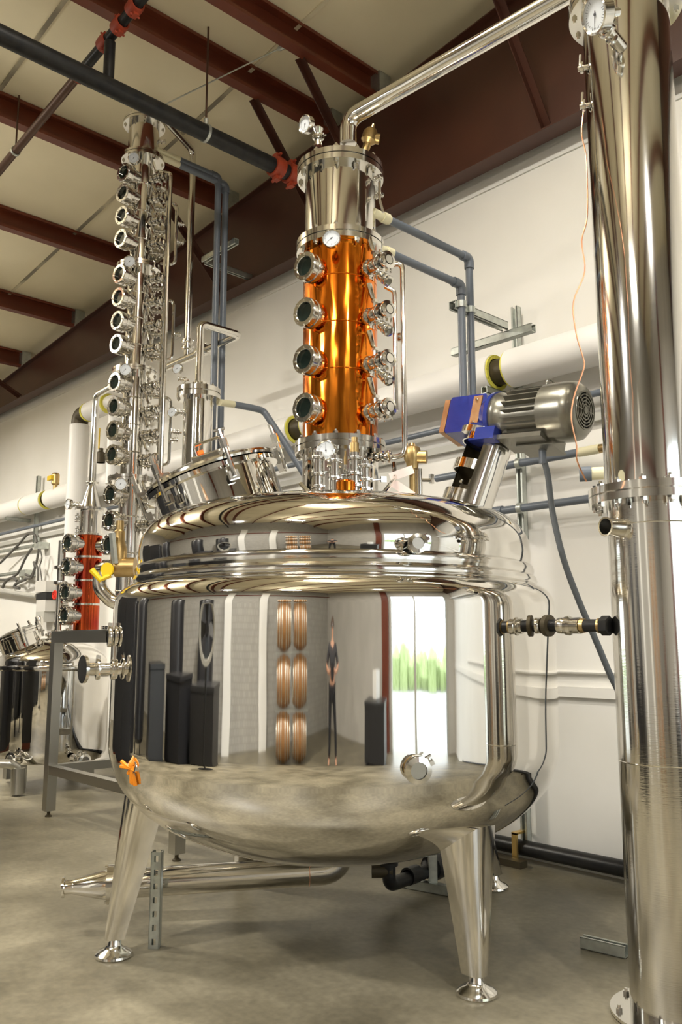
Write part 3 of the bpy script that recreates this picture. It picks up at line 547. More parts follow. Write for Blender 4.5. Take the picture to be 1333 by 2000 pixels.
for z in (-.06, .075):
    for x_, y_ in ((-.235, -.075), (-.235, .075)): put('bolt', BOLT, go, sc(Matrix.Translation(G + GR @ V((x_, y_, z))) @ align((0, 0, 0), -mdir), .009))
    put('bolt', BOLT, go, sc(Matrix.Translation(G + GR @ V((0, -.114, z))) @ align((0, 0, 0), -gy), .009))
mb = MB(); gbox(mb, (.10, -.1, -.14), (.12, .07, .07)); gbox(mb, (.03, -.06, -.13), (.1, .08, .06)); mb.build('mounting_lug', 'blue', go)
mr_ = .132; MTt = align(G + mdir * .10, mdir, gz)
mb = MB(); mb.lathe([(0, 0), (mr_ + .012, 0), (mr_ + .014, .015), (mr_, .03), (mr_ - .012, .08), (mr_ - .012, .32), (0, .32)], MTt, 40); mo = mb.build('motor_housing', 'motor', ag)
for k in range(22):
    a = 2 * PI * k / 22; T = MTt @ Matrix.Rotation(a, 4, 'Z')
    if k in (0,): pass
    mb = MB(); mb.box(T @ V((mr_ + .004, 0, .185)), (.036, .007, .21), T.to_3x3()); mb.build('cooling_fin', 'motor', mo)
mb = MB(); mb.lathe([(mr_ - .01, .29), (mr_ + .024, .29), (mr_ + .026, .42), (mr_ + .018, .46), (mr_ - .005, .485), (mr_ - .04, .495), (.098, .497), (.098, .49)], MTt, 48); fc = mb.build('fan_cover', 'motor', mo)
mb = MB(); mb.lathe([(0, .482), (.098, .482)], MTt, 30); mb.build('fan_recess', 'rubber', fc)
for r_ in (.03, .048, .065, .082, .098): mb = MB(); mb.lathe([(r_ - .003, .486), (r_ + .003, .486), (r_ + .003, .498), (r_ - .003, .498)], MTt, 32, True); mb.build('grille_ring', 'motor', fc)
for k in range(4): T = MTt @ Matrix.Rotation(k * PI / 4 + .2, 4, 'Z'); mb = MB(); mb.box(T @ V((0, 0, .493)), (.196, .006, .008), T.to_3x3()); mb.build('grille_bar', 'motor', fc)
mb = MB(); mb.lathe([(0, .487), (.02, .487), (.02, .5), (0, .5)], MTt, 16); mb.build('grille_hub', 'motor', fc)
mb = MB(); q = MTt @ V((mr_ + .03, 0, .27)); mb.torus(.024, .006, align(q + UP * .015, azd(AX, 25)), 18, 6); mb.cyl(q - UP * .03, q - UP * .005, .01, 8); mb.build('eyebolt', 'motor', mo)
Tj = MTt; mb = MB(); mb.box(Tj @ V((-.12, -.06, .24)), (.10, .14, .20), Tj.to_3x3()); mb.box(Tj @ V((-.175, -.06, .24)), (.012, .155, .215), Tj.to_3x3()); jb = mb.build('terminal_box', 'motor', mo)
mb = MB(); mb.box(Tj @ V((-.02, -.145, .18)), (.05, .012, .18), Tj.to_3x3()); mb.build('rating_plate', 'fit', mo)
mb = MB(); mb.box(Tj @ V((-.155, -.0, .19)), (.025, .2, .26), Tj.to_3x3()); mb.build('motor_base', 'motor', mo)
j0 = Tj @ V((-.18, -.06, .25))
cd = thing('power_cord', j0 - UP * .1, 'dark grey power cord hanging from the agitator motor', 'cord')
mb = MB(); mb.cyl(j0 + UP * .02, j0 - UP * .07, .02, 12); mb.build('cord_gland', 'pvc', cd)
pts = [j0 - UP * .03] + [atF(x, y, f_) for x, y, f_ in ((1071, 930, 4.40), (1080, 1000, 4.4), (1101, 1090, 4.4), (1130, 1170, 4.4), (1160, 1240, 4.4), (1190, 1312, 4.4), (1225, 1400, 4.4), (1250, 1600, 4.4), (1255, 1830, 4.4))]
mb = MB(); mb.tube(spl(pts, 5), .016, 10); mb.build('cord_run', 'cord', cd)

# brass relief valve with tag beside the column
rv = thing('relief_valve', atF(805, 968, 4.45), 'brass relief valve with pale pink tag beside the copper column', 'valve')
p = atF(806, 905, 4.42)
mb = MB(); mb.lathe([(0, -.03), (.03, -.03), (.033, .0), (.045, .02), (.047, .06), (.04, .085), (.02, .095), (.012, .11), (0, .11)], Matrix.Translation(p), 18); mb.cyl(p + UP * .035, p + UP * .03 + RT * .075 - FW * .02, .035, 16); mb.build('valve_body', 'brass', rv)
mb = MB(); mb.cyl(p - UP * .19, p - UP * .02, .018, 12); mb.lathe([(.018, -.19), (.04, -.19), (.04, -.17), (.018, -.165)], Matrix.Translation(p), 16); mb.build('valve_stem', 'brass', rv)
mb = MB(); mb.cyl(p - UP * .20 + RT * .035, p - UP * .03 + RT * .035, .016, 12); mb.cyl(p - UP * .09 + RT * .035, p - UP * .09 + RT * .1, .01, 8); mb.box(p - UP * .085 + RT * .1, (.02, .02, .05)); mb.build('side_cock', 'fit', rv)
for c_, an in (((-.06, -.06), .35), ((-.055, -.145), -.6)):
    q = p + RT * c_[0] + UP * c_[1] - FW * .03; Rm = Matrix((RT * math.cos(an) + UP * math.sin(an), FW, UP * math.cos(an) - RT * math.sin(an))).transposed(); mb = MB(); mb.box(q, (.13, .002, .045), Rm); mb.build('paper_tag', 'tag', rv)

# ------------------------------------------------------------------ condenser column at right
br_ = .198; bz = lambda y: zF(y, BF - br_)
cn = thing('condenser_column', (B.x, B.y, 0), 'tall polished stainless condenser column at the right edge', 'column')
zf0, zf1 = zF(966, BF - .27), zF(932, BF - .27); ztp = zF(28, BF)
vlathe('lower_shell', 'tube', cn, BX, [(br_ - .003, .02), (br_ - .003, zf0)], 72); vlathe('upper_shell', 'polish', cn, BX, [(br_, zf1), (br_, ztp)], 72)
flange(cn, BX, zf0, zf1, .27, br_ - .04); flange(cn, BX, ztp, ztp + .07, .262, br_ - .04); flange(cn, BX, 0.0, .03, .275, br_ - .04)
vlathe('top_cone', 'polish', cn, BX, [(.23, ztp + .07), (.2, ztp + .1), (.05, ztp + .32), (.05, ztp + .36)], 48)
bolts(cn, BX, zf1, zf0, .243, 14, .016, .1); bolts(cn, BX, None, ztp, .236, 12, .0135, .15); bolts(cn, BX, .03, None, .245, 8, .014, .75)
for y in (1017, 1500): vlathe('weld_seam', 'fit', cn, BX, [(br_ - .003, bz(y) - .003), (br_ - .001, bz(y)), (br_ - .003, bz(y) + .003)], 72)
d = azd(BX, -42); q = V((B.x, B.y, zF(1024, BF - .2))); mb = MB(); mb.lathe([(.05, 0), (.04, .012), (.038, .09), (.042, .1), (.034, .1), (.033, .0)], align(q + d * (br_ - .01), d), 28); o = mb.build('port_stub', 'fit', cn)
mb = MB(); mb.lathe([(0, .03), (.033, .03)], align(q + d * (br_ - .01), d), 20); mb.build('port_bore', 'rubber', o)
gauge(cn, atF(1166, 28, BF - .30), azd(BX, -52) + V((0, 0, -.35)), .082, 2.6)
gv = atF(1186, 58, BF - .24); mb = MB(); T = align(gv, azd(BX, -30) + V((0, 0, .3)), RT); mb.lathe([(0, -.12), (.03, -.12), (.03, .03), (0, .03)], T, 14); clampring(mb, 0, .04, T, .014); mb.build('gauge_clamp', 'fit', cn)
mb = MB(); g2 = atF(1196, 52, BF - .23); mb.tube([g2 + UP * .05, g2, g2 - UP * .02 - RT * .012], .009, 8); mb.tube([g2 - UP * .01 - RT * .02, g2 - UP * .07 - RT * .025, g2 - UP * .085, g2 - UP * .05 + RT * .015], .011, 8, bend=.03); mb.build('vent_cock', 'fit', cn)
for px, py in ((1142, 132), (1146, 206)):
    q = atF(px, py, BF); mb = MB(); T = align(q, azd(BX, -92), UP); mb.lathe([(.012, -.05), (.012, .03), (0, .03)], T, 12); clampring(mb, .012, .024, T, .01, 14); mb.tube([q + UP * .01 + azd(BX, -90) * .02, q + UP * .07 + azd(BX, -90) * .015], .006, 6); mb.build('side_cock', 'fit', cn)
q = atF(1180, 933, BF - .1); d = azd(BX, -85); mb = MB(); mb.cyl(q + UP * .02, q + d * .06 + UP * .02, .028, 16); mb.build('cream_adapter', 'cream', cn)
mb = MB(); mb.cyl(q + d * .05 + UP * .02, q + d * .10 + UP * .02, .033, 16); mb.build('pipe_cap', 'pvc', cn)
# copper wire hanging beside it
mb = MB(); wpts = [atF(x, y, f_) for x, y, f_ in ((1141, 215, 3.6), (1137, 262, 3.58), (1146, 310, 3.56), (1148, 420, 3.4), (1137, 470, 3.36), (1143, 530, 3.35), (1121, 590, 3.34), (1126, 650, 3.34), (1140, 700, 3.34), (1141, 720, 3.34), (1122, 775, 3.34), (1117, 820, 3.34), (1127, 870, 3.36), (1128, 900, 3.38), (1146, 940, 3.46))]
mb.tube(spl(wpts, 5), .0032, 6); mb.build('copper_wire', 'copperwire', None, 'thin bare copper wire dangling left of the condenser column', 'wire')
# black link pipe kettle - condenser
lk = thing('link_pipe', atF(1120, 1222, 3.95), 'black threaded pipe linking the kettle to the condenser column', 'pipe')
k0 = atF(1050, 1222, 3.98); k1 = atF(1192, 1222, 3.70); kd = k1 - k0; mb = MB(); mb.cyl(k0 - kd * .1, k1, .028, 20); mb.build('pipe_nipple', 'black', lk)
KT = align(k0, kd, UP); KL = kd.length
mb = MB(); mb.lathe([(.02, KL * .0), (.036, KL * .02), (.038, KL * .08), (.02, KL * .1)], KT, 20); mb.build('end_nut', 'fit', lk); mb = MB(); mb.lathe([(.02, KL * .31), (.036, KL * .32), (.037, KL * .38), (.030, KL * .42), (.044, KL * .43), (.044, KL * .47), (.036, KL * .5), (.037, KL * .62), (.02, KL * .63)], KT, 20); mb.build('union_coupling', 'fit', lk)
mb = MB(); mb.lathe([(.02, KL * .12), (.05, KL * .13), (.05, KL * .19), (.02, KL * .2)], KT, 20); mb.build('collar_ring', 'darkpipe', lk)
for a in (.63, .86): mb = MB(); mb.lathe([(.028, KL * a), (.033, KL * a), (.030, KL * (a + .05)), (.028, KL * (a + .05))], KT, 20); mb.build('sealant_tape', 'brass', lk)
mb = MB(); mb.prism(hexpoly(.043), KL * .1, KT @ Matrix.Translation((0, 0, KL * .9))); mb.build('hex_bushing', 'black', lk)
# strut offcut on the floor
a_ = atZ(1138, 1838, .03); b_ = atZ(1225, 1858, .03); strut('strut_offcut', a_, b_, UP, holes=False, label='short galvanised strut offcut lying on the floor by the condenser', cat='strut')

# ------------------------------------------------------------------ steel frame with the second still's columns
FX0, FX1, FY0, FY1, FZ = -7.40, -5.33, 3.39, 4.42, 1.60
fr = thing('steel_frame', ((FX0 + FX1) / 2, (FY0 + FY1) / 2, 0), 'brushed square tube frame carrying the tall column beyond the kettle', 'frame')
lw = .085
for x in (FX0, FX1):
    for y in (FY0, FY1):
        mb = MB(); mb.box2((x - lw / 2, y - lw / 2, .05), (x + lw / 2, y + lw / 2, FZ - .1)); o = mb.build('leg', 'satin', fr); mb = MB(); mb.lathe([(0, 0), (.03, 0), (.03, .01), (.014, .02), (.014, .05), (0, .05)], Matrix.Translation((x, y, 0)), 14); mb.build('levelling_foot', 'darkpipe', o)
for z, hh in ((FZ - .05, .1), (.40, .075)):
    for y in (FY0, FY1): mb = MB(); mb.box2((FX0 - lw / 2 if z > 1 else FX0 + lw / 2, y - lw / 2.2, z - hh / 2), (FX1 + lw / 2 if z > 1 else FX1 - lw / 2, y + lw / 2.2, z + hh / 2)); mb.build('rail', 'satin', fr)
    for x in (FX0, FX1): mb = MB(); mb.box2((x - lw / 2.2, FY0 + lw / 2, z - hh / 2), (x + lw / 2.2, FY1 - lw / 2, z + hh / 2)); mb.build('rail', 'satin', fr)
mb = MB(); mb.box2((FX0 + .02, FY0 + .02, FZ), (FX1 - .02, FY1 - .02, FZ + .008)); mb.build('top_plate', 'satin', fr)
FT = FZ + .008

# tall narrow column
LF = 7.05; L = atF(268, 617, LF); LX = (L.x, L.y); lz = lambda y: zF(y, LF - .1)
tc_ = thing('tall_column', (L.x, L.y, FT), 'tall narrow stainless column lined with many sight glasses', 'column')
fl = [935, 722, 517, 302]
lev = [FT] + [lz(y) for y in fl] + [lz(232)]
rad = .092
for i in range(4):
    mat_ = 'polish'; vlathe('column_section', mat_, tc_, LX, [(rad, lev[i]), (rad, lev[i + 1])], 36)
    for f_ in (.25, .5, .75): z = lev[i] + (lev[i + 1] - lev[i]) * f_; vlathe('weld_seam', 'fit', tc_, LX, [(rad, z - .006), (rad + .004, z), (rad, z + .006)], 36)
vlathe('condenser_section', 'polish', tc_, LX, [(.135, lev[4]), (.135, lev[5])], 36)
for i in range(1, 5):
    flange(tc_, LX, lev[i] - .02, lev[i] + .025, .19, rad - .02, 40); bolts(tc_, LX, lev[i] + .025, lev[i] - .02, .168, 8, .013, .3)
flange(tc_, LX, lev[5] - .02, lev[5] + .025, .185, .05, 40); bolts(tc_, LX, lev[5] + .025, lev[5] - .02, .165, 8, .013, .3)
vlathe('column_lid', 'polish', tc_, LX, [(.16, lev[5] + .025), (.1, lev[5] + .05), (.032, lev[5] + .08), (.032, lev[5] + .15)], 32)
flange(tc_, LX, FT, FT + .025, .19, rad - .02, 40)
gl_y = (338, 378, 422, 467, 536, 581, 627, 672, 747, 794, 841, 888, 966, 1017, 1064)
gd = azd(LX, -52)
for y in gl_y: sight(tc_, V((L.x, L.y, zF(y, LF - .15))) + gd * (rad + .03), gd, .086)
for y, x_ in ((309, 272), (511, 265), (722, 252), (945, 237)):
    d = azd(LX, -18); gauge(tc_, V((L.x, L.y, zF(y, LF - .25))) + d * .25, d + V((0, 0, -.1)), .052, 2.4)
bd = azd(LX, 52)
for y in gl_y[:14]: valve(tc_, V((L.x, L.y, zF(y + 6, LF - .1))) + bd * rad, bd, .042)
for y in gl_y[:14]: valve(tc_, V((L.x, L.y, zF(y + 14, LF - .1))) + azd(LX, 100) * rad, azd(LX, 88), .032, (0, 0, 1), False)
q = lambda y, e, dg=52: V((L.x, L.y, zF(y, LF - .12))) + azd(LX, dg) * e
mb = MB(); mb.tube([q(326, .16, 60), q(334, .28, 60), q(1080, .28, 60)], .017, 10, bend=.04); mb.build('riser_pipe', 'fit', tc_)
mb = MB(); mb.tube([q(350, .17, 80), q(356, .22, 80), q(1080, .22, 80)], .012, 8, bend=.03); mb.build('riser_pipe', 'fit', tc_)
for (a, b) in ((378, 500), (572, 690), (766, 900), (985, 1075)):
    mb = MB(); mb.tube([q(a, .16, 85), q(a, .31, 85), q(b, .31, 85), q(b, .18, 85)], .0135, 8, bend=.05); mb.build('bypass_loop', 'fit', tc_)
for y in (420, 456, 640, 850): valve(tc_, V((L.x, L.y, zF(y, LF - .1))) + azd(LX, 85) * .31, azd(LX, 100), .018, (0, 0, 1), False)
for y in (262, 280): valve(tc_, V((L.x, L.y, zF(y, LF - .1))) + azd(LX, 80) * .13, azd(LX, 85), .016, (0, 0, 1), False)
# product condenser and its piping
KF = 7.0; K = atF(388, 780, KF); KX = (K.x, K.y); kz = lambda y: zF(y, KF - .13)
pc = thing('product_condenser', (K.x, K.y, FT), 'slim steel product condenser with looped pipe behind the manway', 'condenser')
vlathe('condenser_shell', 'polish', pc, KX, [(.125, FT), (.125, kz(768))], 40); flange(pc, KX, kz(772), kz(752), .185, .1, 40); bolts(pc, KX, kz(752), kz(772), .165, 8, .014, .2); flange(pc, KX, FT, FT + .025, .17, .1, 40)
vlathe('condenser_lid', 'polish', pc, KX, [(.16, kz(752)), (.1, kz(746)), (.036, kz(742))], 32)
zk = zF(632, KF); e2 = atX(468, 655, K.x); YK = e2.y; tl = atY(322, 722, YK)
mb = MB(); mb.tube([(K.x, K.y, kz(748)), (K.x, K.y, zk), (K.x, YK, zk), (tl.x, YK, zk), (tl.x - .02, YK, zk)], .034, 16, bend=.055, n=8); mb.build('loop_pipe', 'fit', pc)
mb = MB()
for fx in (.42, .5): clampring(mb, 0, .055, align(V((K.x + (tl.x - K.x) * fx, YK, zk)), (1, 0, 0)), .014)
mb.build('clamp_joint', 'fit', pc)
mb = MB(); clampring(mb, kz(742), .06, Matrix.Translation((K.x, K.y, 0)), .016); mb.build('clamp_joint', 'fit', pc)
gauge(pc, atF(347, 720, KF - .05), azd(KX, -35), .048, 2.0); gauge(pc, atF(337, 805, KF - .05), azd(KX, -35), .045, 2.0)
for x, y in ((366, 742), (362, 806), (352, 845)): valve(pc, atF(x, y, KF - .05), azd(KX, -80), .020, UP, False)
pa = atF(428, 786, KF); mb = MB(); mb.cyl(pa, pa.lerp(atF(458, 790, KF + .2), 1), .03, 14); mb.build('cream_adapter', 'cream', pc)
# vapour line over the top of the tall column
vq = atY(366, 690, YK); ztop = zF(190, LF)
vl = thing('vapour_line', (vq.x, vq.y, zk), 'steel vapour line looping down behind the tall column', 'pipe')
mb = MB(); mb.tube([(L.x, L.y, lev[5] + .1), (L.x, L.y, ztop), (vq.x, vq.y, ztop), (vq.x, vq.y, zk + .03)], .033, 16, bend=.08, n=8); mb.build('pipe_run', 'fit', vl)
mb = MB()
for dz in (.10, .17): clampring(mb, zk + dz, .055, Matrix.Translation((vq.x, vq.y, 0)), .02)
mb.build('clamp_joint', 'fit', vl)
# grey plastic pipes beside it
wa = []
for i, (px, ty, lb) in enumerate(((421, 344, 'left of the two tall grey plastic pipes near the rafter'), (436, 360, 'right of the two tall grey plastic pipes near the rafter'))):
    XA = L.x + .12; v0 = atX(px, 600, XA); zt = atX(px, ty, XA).z; t = thing('tall_water_pipe', (v0.x, v0.y, 1.7), lb, 'pipe', 'tall grey water pipes'); wa.append(v0)
    s0 = V((XA, L.y + .06, zt)); s1 = V((XA, L.y + .30, zt)); mb = MB(); mb.cyl(s0, s1, .028, 12); mb.build('cream_adapter', 'cream', t)
    mb = MB(); mb.tube([s1, V((v0.x, v0.y, zt)), V((v0.x, v0.y, 1.7))], .030, 12, bend=.05); mb.build('pipe_run', 'pvc', t)
    mb = MB(); mb.tube([V((v0.x, v0.y - .08, zt)), V((v0.x, v0.y, zt)), V((v0.x, v0.y, zt - .08))], .037, 12, bend=.05); mb.build('pipe_elbow', 'pvc', t)
sb = thing('pipe_bracket', atY(520, 540, 5.1), 'strut bracket on the rafter holding the tall grey pipes', 'bracket')
YB = wa[1].y + .07; b0 = atY(398, 508, YB); b1 = atY(462, 486, YB); strut('cross_channel', V((b0.x, YB, b0.z)), V((b1.x, YB, b0.z)), (0, 0, -1), sb); w0 = atY(505, 548, 5.16); w1 = atY(548, 526, 5.16)
strut('arm_channel', V((w0.x, atX(402, 506, w0.x).y, w0.z)), V((w0.x, 5.14, w0.z)), (0, 0, -1), sb); strut('wall_channel', V((w0.x - .05, 5.16, w0.z)), V((w1.x, 5.16, w0.z)), (0, 0, 1), sb, holes=False)
ret = [pa.lerp(atF(458, 790, KF + .2), .95), atF(490, 796, KF + .3), atF(515, 802, KF + .4), atF(560, 870, KF + .3), atF(600, 935, KF + .2), atF(640, 1020, KF + .1)]
mb = MB(); mb.tube(ret, .03, 12, bend=.06); mb.build('return_pipe', 'pvc', None, 'grey plastic return pipe bending down behind the manway', 'pipe')

# deep red copper column on the frame
SF = 7.7; S = atF(172, 1130, SF); SX = (S.x, S.y); sz = lambda y: zF(y, SF - .11); sr = .113
rc = thing('red_copper_column', (S.x, S.y, FT), 'short deep red copper column with steel cone on the frame', 'column')
lv = [FT, sz(1180), sz(1133), sz(1087), sz(1042)]
for a, b in zip(lv, lv[1:]): vlathe('copper_section', 'redcopper', rc, SX, [(sr, a), (sr, b)], 36)
for z in lv[1:]: vlathe('joint_ring', 'fit', rc, SX, [(sr, z - .012), (sr + .014, z - .009), (sr + .014, z + .009), (sr, z + .012)], 36)
zc0, zc1 = sz(992), sz(946)
vlathe('steel_section', 'polish', rc, SX, [(sr - .015, lv[-1]), (sr - .015, zc0)], 36); vlathe('joint_ring', 'fit', rc, SX, [(sr - .015, zc0 - .015), (sr + .03, zc0 - .012), (sr + .03, zc0 + .012), (sr - .02, zc0 + .015)], 36)
vlathe('cone', 'polish', rc, SX, [(sr - .015, zc0 + .015), (.035, zc1), (.033, zc1 + .03)], 36)
ze = zF(772, SF); ln = V((L.x, L.y, ze)); mb = MB(); mb.tube([(S.x, S.y, zc1), (S.x, S.y, ze), ln], .031, 14, bend=.07, n=8); mb.build('vapour_tube', 'fit', rc)
mb = MB(); clampring(mb, zc1 + .03, .055, Matrix.Translation((S.x, S.y, 0)), .014); mb.build('clamp_joint', 'fit', rc)
for y in (1062, 1108, 1158, 1203):
    d = azd(SX, -58); sight(rc, V((S.x, S.y, zF(y, SF - .1))) + d * (sr + .03), d, .085)
for y in (1065, 1110):
    d = azd(SX, 62); sight(rc, V((S.x, S.y, zF(y, SF - .1))) + d * (sr + .03), d, .085)
gauge(rc, atF(134, 985, SF - .1), azd(SX, -62), .05, 2); valve(rc, atF(158, 986, SF - .1), azd(SX, -85), .022, UP, False)
for y in (1005, 1030): valve(rc, atF(152, y, SF - .1), (0, 0, -1), .018, azd(SX, -90), False)
ld2 = azd(SX, -88)
tv = thing('reflux_tube', V((S.x, S.y, FT)) + ld2 * .26, 'slim steel reflux tube with clamps beside the red copper column', 'pipe')
q = V((S.x, S.y, 0)) + ld2 * .235
mb = MB(); mb.cyl(V((q.x, q.y, FT)), V((q.x, q.y, zF(1135, SF))), .028, 14); mb.build('lower_tube', 'fit', tv); mb = MB(); mb.cyl(V((q.x, q.y, zF(1135, SF))), V((q.x, q.y, zF(1058, SF))), .034, 14); mb.build('upper_tube', 'satin', tv)
mb = MB(); clampring(mb, zF(1110, SF), .06, Matrix.Translation((q.x, q.y, 0)), .02); mb.build('clamp_joint', 'fit', tv)
mb = MB(); clampring(mb, zF(1140, SF), .06, Matrix.Translation((q.x, q.y, 0)), .02); mb.build('clamp_joint', 'fit', tv)
hw = thing('handwheel_valve', atF(118, 1180, SF), 'small valve with red handwheel and orange lever beside the reflux tube', 'valve')
hc = atF(107, 1162, SF - .05); hd = azd(SX, -60); mb = MB(); T = align(hc, hd, UP); mb.torus(.036, .007, T, 20, 6)
for k in range(3): a = k * PI / 3; mb.box(T @ V((0, 0, 0)), (.07, .008, .008), (T @ Matrix.Rotation(a, 4, 'Z')).to_3x3())
mb.build('handwheel', 'red', hw)
mb = MB(); mb.cyl(hc, atF(128, 1164, SF - .05), .012, 10); mb.build('valve_stem', 'red', hw)
mb = MB(); q2 = atF(118, 1162, SF - .06); mb.tube([q2, q2 - UP * .1], [.028, .012], 8); mb.build('orange_lever', 'orangered', hw)
mb = MB(); mb.cyl(atF(113, 1181, SF - .05), atF(134, 1180, SF - .05), .018, 10); mb.cyl(atF(117, 1181, SF - .05), atF(117, 1199, SF - .05), .006, 6); mb.build('valve_body', 'fit', hw)

# brass relief valve with yellow levers on the far shoulder of the kettle
bv = thing('brass_valve', atF(232, 1130, 4.75), 'brass valve with yellow lever at the left shoulder of the kettle', 'valve')
p = atF(233, 1108, 4.72); mb = MB(); mb.cyl(p - RT * .02, p + RT * .09, .055, 18); mb.lathe([(0, 0), (.045, 0), (.045, .1), (.036, .13), (.03, .15), (.03, .2), (.022, .21), (.022, .26), (0, .26)], Matrix.Translation(p - RT * .005), 16); mb.build('valve_body', 'brass', bv)
mb = MB(); T = align(p - FW * .06 - RT * .05 - UP * .02, -FW * .8 - RT * .3, UP); mb.lathe([(0, -.006), (.04, -.006), (.04, .006), (0, .006)], T, 18); mb.build('yellow_disc', 'yellow', bv)
mb = MB(); mb.tube([p - FW * .06 - RT * .03 - UP * .05, p - FW * .08 - RT * .08 - UP * .075, p - FW * .08 - RT * .13 - UP * .02], [.012, .016, .018], 8); mb.build('yellow_lever', 'yellow', bv)
mb = MB(); mb.box(p - RT * .02 - FW * .06 + UP * .1, (.035, .02, .17), Matrix.Rotation(.15, 3, 'X')); mb.build('nameplate', 'galv', bv)
u0 = p - RT * .10 - UP * .03 - FW * .02; mb = MB(); mb.tube([u0, u0 - UP * .09, u0 - UP * .16 + RT * .07, u0 - UP * .18 + RT * .16], .038, 16, bend=.09, n=8); mb.build('steel_elbow', 'fit', bv)

# ------------------------------------------------------------------ small still at far left
NF = 9.44; N = atF(104, 1300, NF); NX = (N.x, N.y); nr = .60; nz = lambda y, o=.6: zF(y, NF - o)
sk = thing('small_kettle', (N.x, N.y, 0), 'smaller steel still kettle at the far left by the wall', 'still')
zr = zF(1303, NF - .15); zbt = zF(1490, NF - .4)
vlathe('kettle_shell', 'mirror', sk, NX, [(0, zbt - .03), (.45, zbt - .02), (.55, zbt), (nr - .01, zbt + .06), (nr, zbt + .14), (nr, zr - .02)], 72)
vlathe('rim_bead', 'polish', sk, NX, [(nr, zr - .03), (nr + .03, zr - .02), (nr + .035, zr), (nr + .03, zr + .02), (nr - .02, zr + .03)], 72)
zd = zF(1246, NF); vlathe('dome', 'mirror', sk, NX, [(p.x, p.y) for p in spl([(nr - .03, zr + .02), (nr - .04, zr + .09), (nr - .10, zr + .16), (nr * .6, zd - .07), (nr * .3, zd - .01), (0, zd)], 5)], 72)
for k in range(4):
    a = .55 + k * PI / 2; q = V((N.x + .48 * math.cos(a), N.y + .48 * math.sin(a), 0)); mb = MB(); mb.box(q + UP * (zbt / 2 + .03), (.10, .10, zbt + .02 - .04)); mb.build('leg', 'satin', sk)
nd = (-RT * .34 + UP * .9 - FW * .12).normalized(); NT = align(atF(42, 1262, NF - .2), nd, -FW)
mb = MB(); mb.lathe([(.21, -.15), (.21, .1), (.235, .105), (.235, .13), (.2, .135)], NT, 40); nm = mb.build('manway', 'mirror', sk)
mb = MB(); mb.lathe([(.235, .137), (.235, .155), (.2, .165), (.1, .19), (0, .195)], NT, 40); mb.build('manway_lid', 'polish', nm)
for a in (.5, -.7, 1.6, 2.8): Tc = NT @ Matrix.Rotation(a, 4, 'Z') @ Matrix.Translation((.245, 0, 0)); mb = MB(); mb.tube([Tc @ V((0, 0, .02)), Tc @ V((.02, 0, .12)), Tc @ V((.0, 0, .24))], .014, 8); mb.cyl(Tc @ V((0, 0, .16)), Tc @ V((0, 0, .19)), .026, 8); mb.build('swing_clamp', 'fit', nm)
mb = MB(); T = align(atF(75, 1240, NF), UP); mb.lathe([(.03, -.1), (.03, .1), (.045, .11), (.045, .16), (.03, .2), (0, .21)], T, 16); clampring(mb, .05, .06, T, .02); mb.build('vent_valve', 'fit', sk)
for (px, py) in ((98, 1236), (110, 1228), (122, 1240), (133, 1228)): mb = MB(); T = align(atF(px, py + 8, NF - .1), UP); mb.lathe([(.03, -.15), (.03, .05), (0, .05)], T, 12); clampring(mb, .02, .055, T, .018); mb.build('dome_fitting', 'fit', sk)
mb = MB(); mb.tube([atF(110, 1226, NF - .1), atF(110, 1215, NF - .1), atF(140, 1212, NF - .1), atF(140, 1235, NF - .1)], .03, 12, bend=.05); mb.build('dome_pipe', 'fit', sk)
for (px, py, d) in ((22, 1482, -40), (165, 1485, 25)): mb = MB(); T = align(atF(px, py, NF - .65), azd(NX, d), UP); mb.lathe([(.04, -.25), (.04, .03), (0, .03)], T, 14); clampring(mb, 0, .065, T, .02); clampring(mb, -.1, .065, T, .02); mb.build('drain_valve', 'fit', sk)
for y in (1365, 1392, 1420, 1445): mb = MB(); T = align(atF(4, y, NF - .35), azd(NX, -55), UP); mb.lathe([(.03, -.2), (.03, .1), (0, .1)], T, 12); clampring(mb, .06, .055, T, .018); clampring(mb, -.02, .055, T, .018); mb.build('side_valve', 'fit', sk)
mb = MB(); mb.tube([atF(-30, 1490, NF - .8), atF(20, 1492, NF - .75), atF(35, 1500, NF - .7), atF(36, 1520, NF - .7)], .045, 12, bend=.05); mb.cyl(atF(36, 1500, NF - .7), V((*atF(36, 1520, NF - .7).xy, .02)), .07, 14); mb.build('drain_hose', 'satin', sk)

# ------------------------------------------------------------------ along the back wall
ip = thing('insulated_pipe', (-7, 5.04, 3.3), 'long white jacketed insulated pipe along the wall', 'pipe'); IY, IZ, IR = 5.04, 3.50, .142
mb = MB(); mb.cyl((X0 + .1, IY, IZ), (5.5, IY, IZ), .10, 20); mb.build('inner_pipe', 'darkpipe', ip)
xs = lambda px, py: atY(px, py, IY - .1).x
seg = [(X0 + .1, -12.25), (-12.22, -11.55), (-11.42, xs(562, 845)), (xs(590, 835), xs(958, 720) - .02), (xs(984, 712), -2.2), (-2.1, 5.5)]
for a, b in seg:
    mb = MB(); mb.lathe([(IR - .03, 0), (IR, .004), (IR, b - a - .004), (IR - .03, b - a)], align((a, IY, IZ), (1, 0, 0)), 32); o = mb.build('pipe_jacket', 'insul', ip)
    for e_, s_ in ((a, -1), (b, 1)): mb = MB(); mb.lathe([(.108, 0), (IR - .006, 0), (IR - .006, .012), (.108, .012)], align((e_ + (.0 if s_ > 0 else -.012), IY, IZ), (1, 0, 0)), 28, True); mb.build('foam_end', 'foam', o)
for px, py in ((968, 735), (30, 985)):
    x = atY(px, py, 5.0).x; strut('pipe_arm', (x, 4.86, IZ - IR - .03), (x, 5.235, IZ - IR - .03), UP, ip)
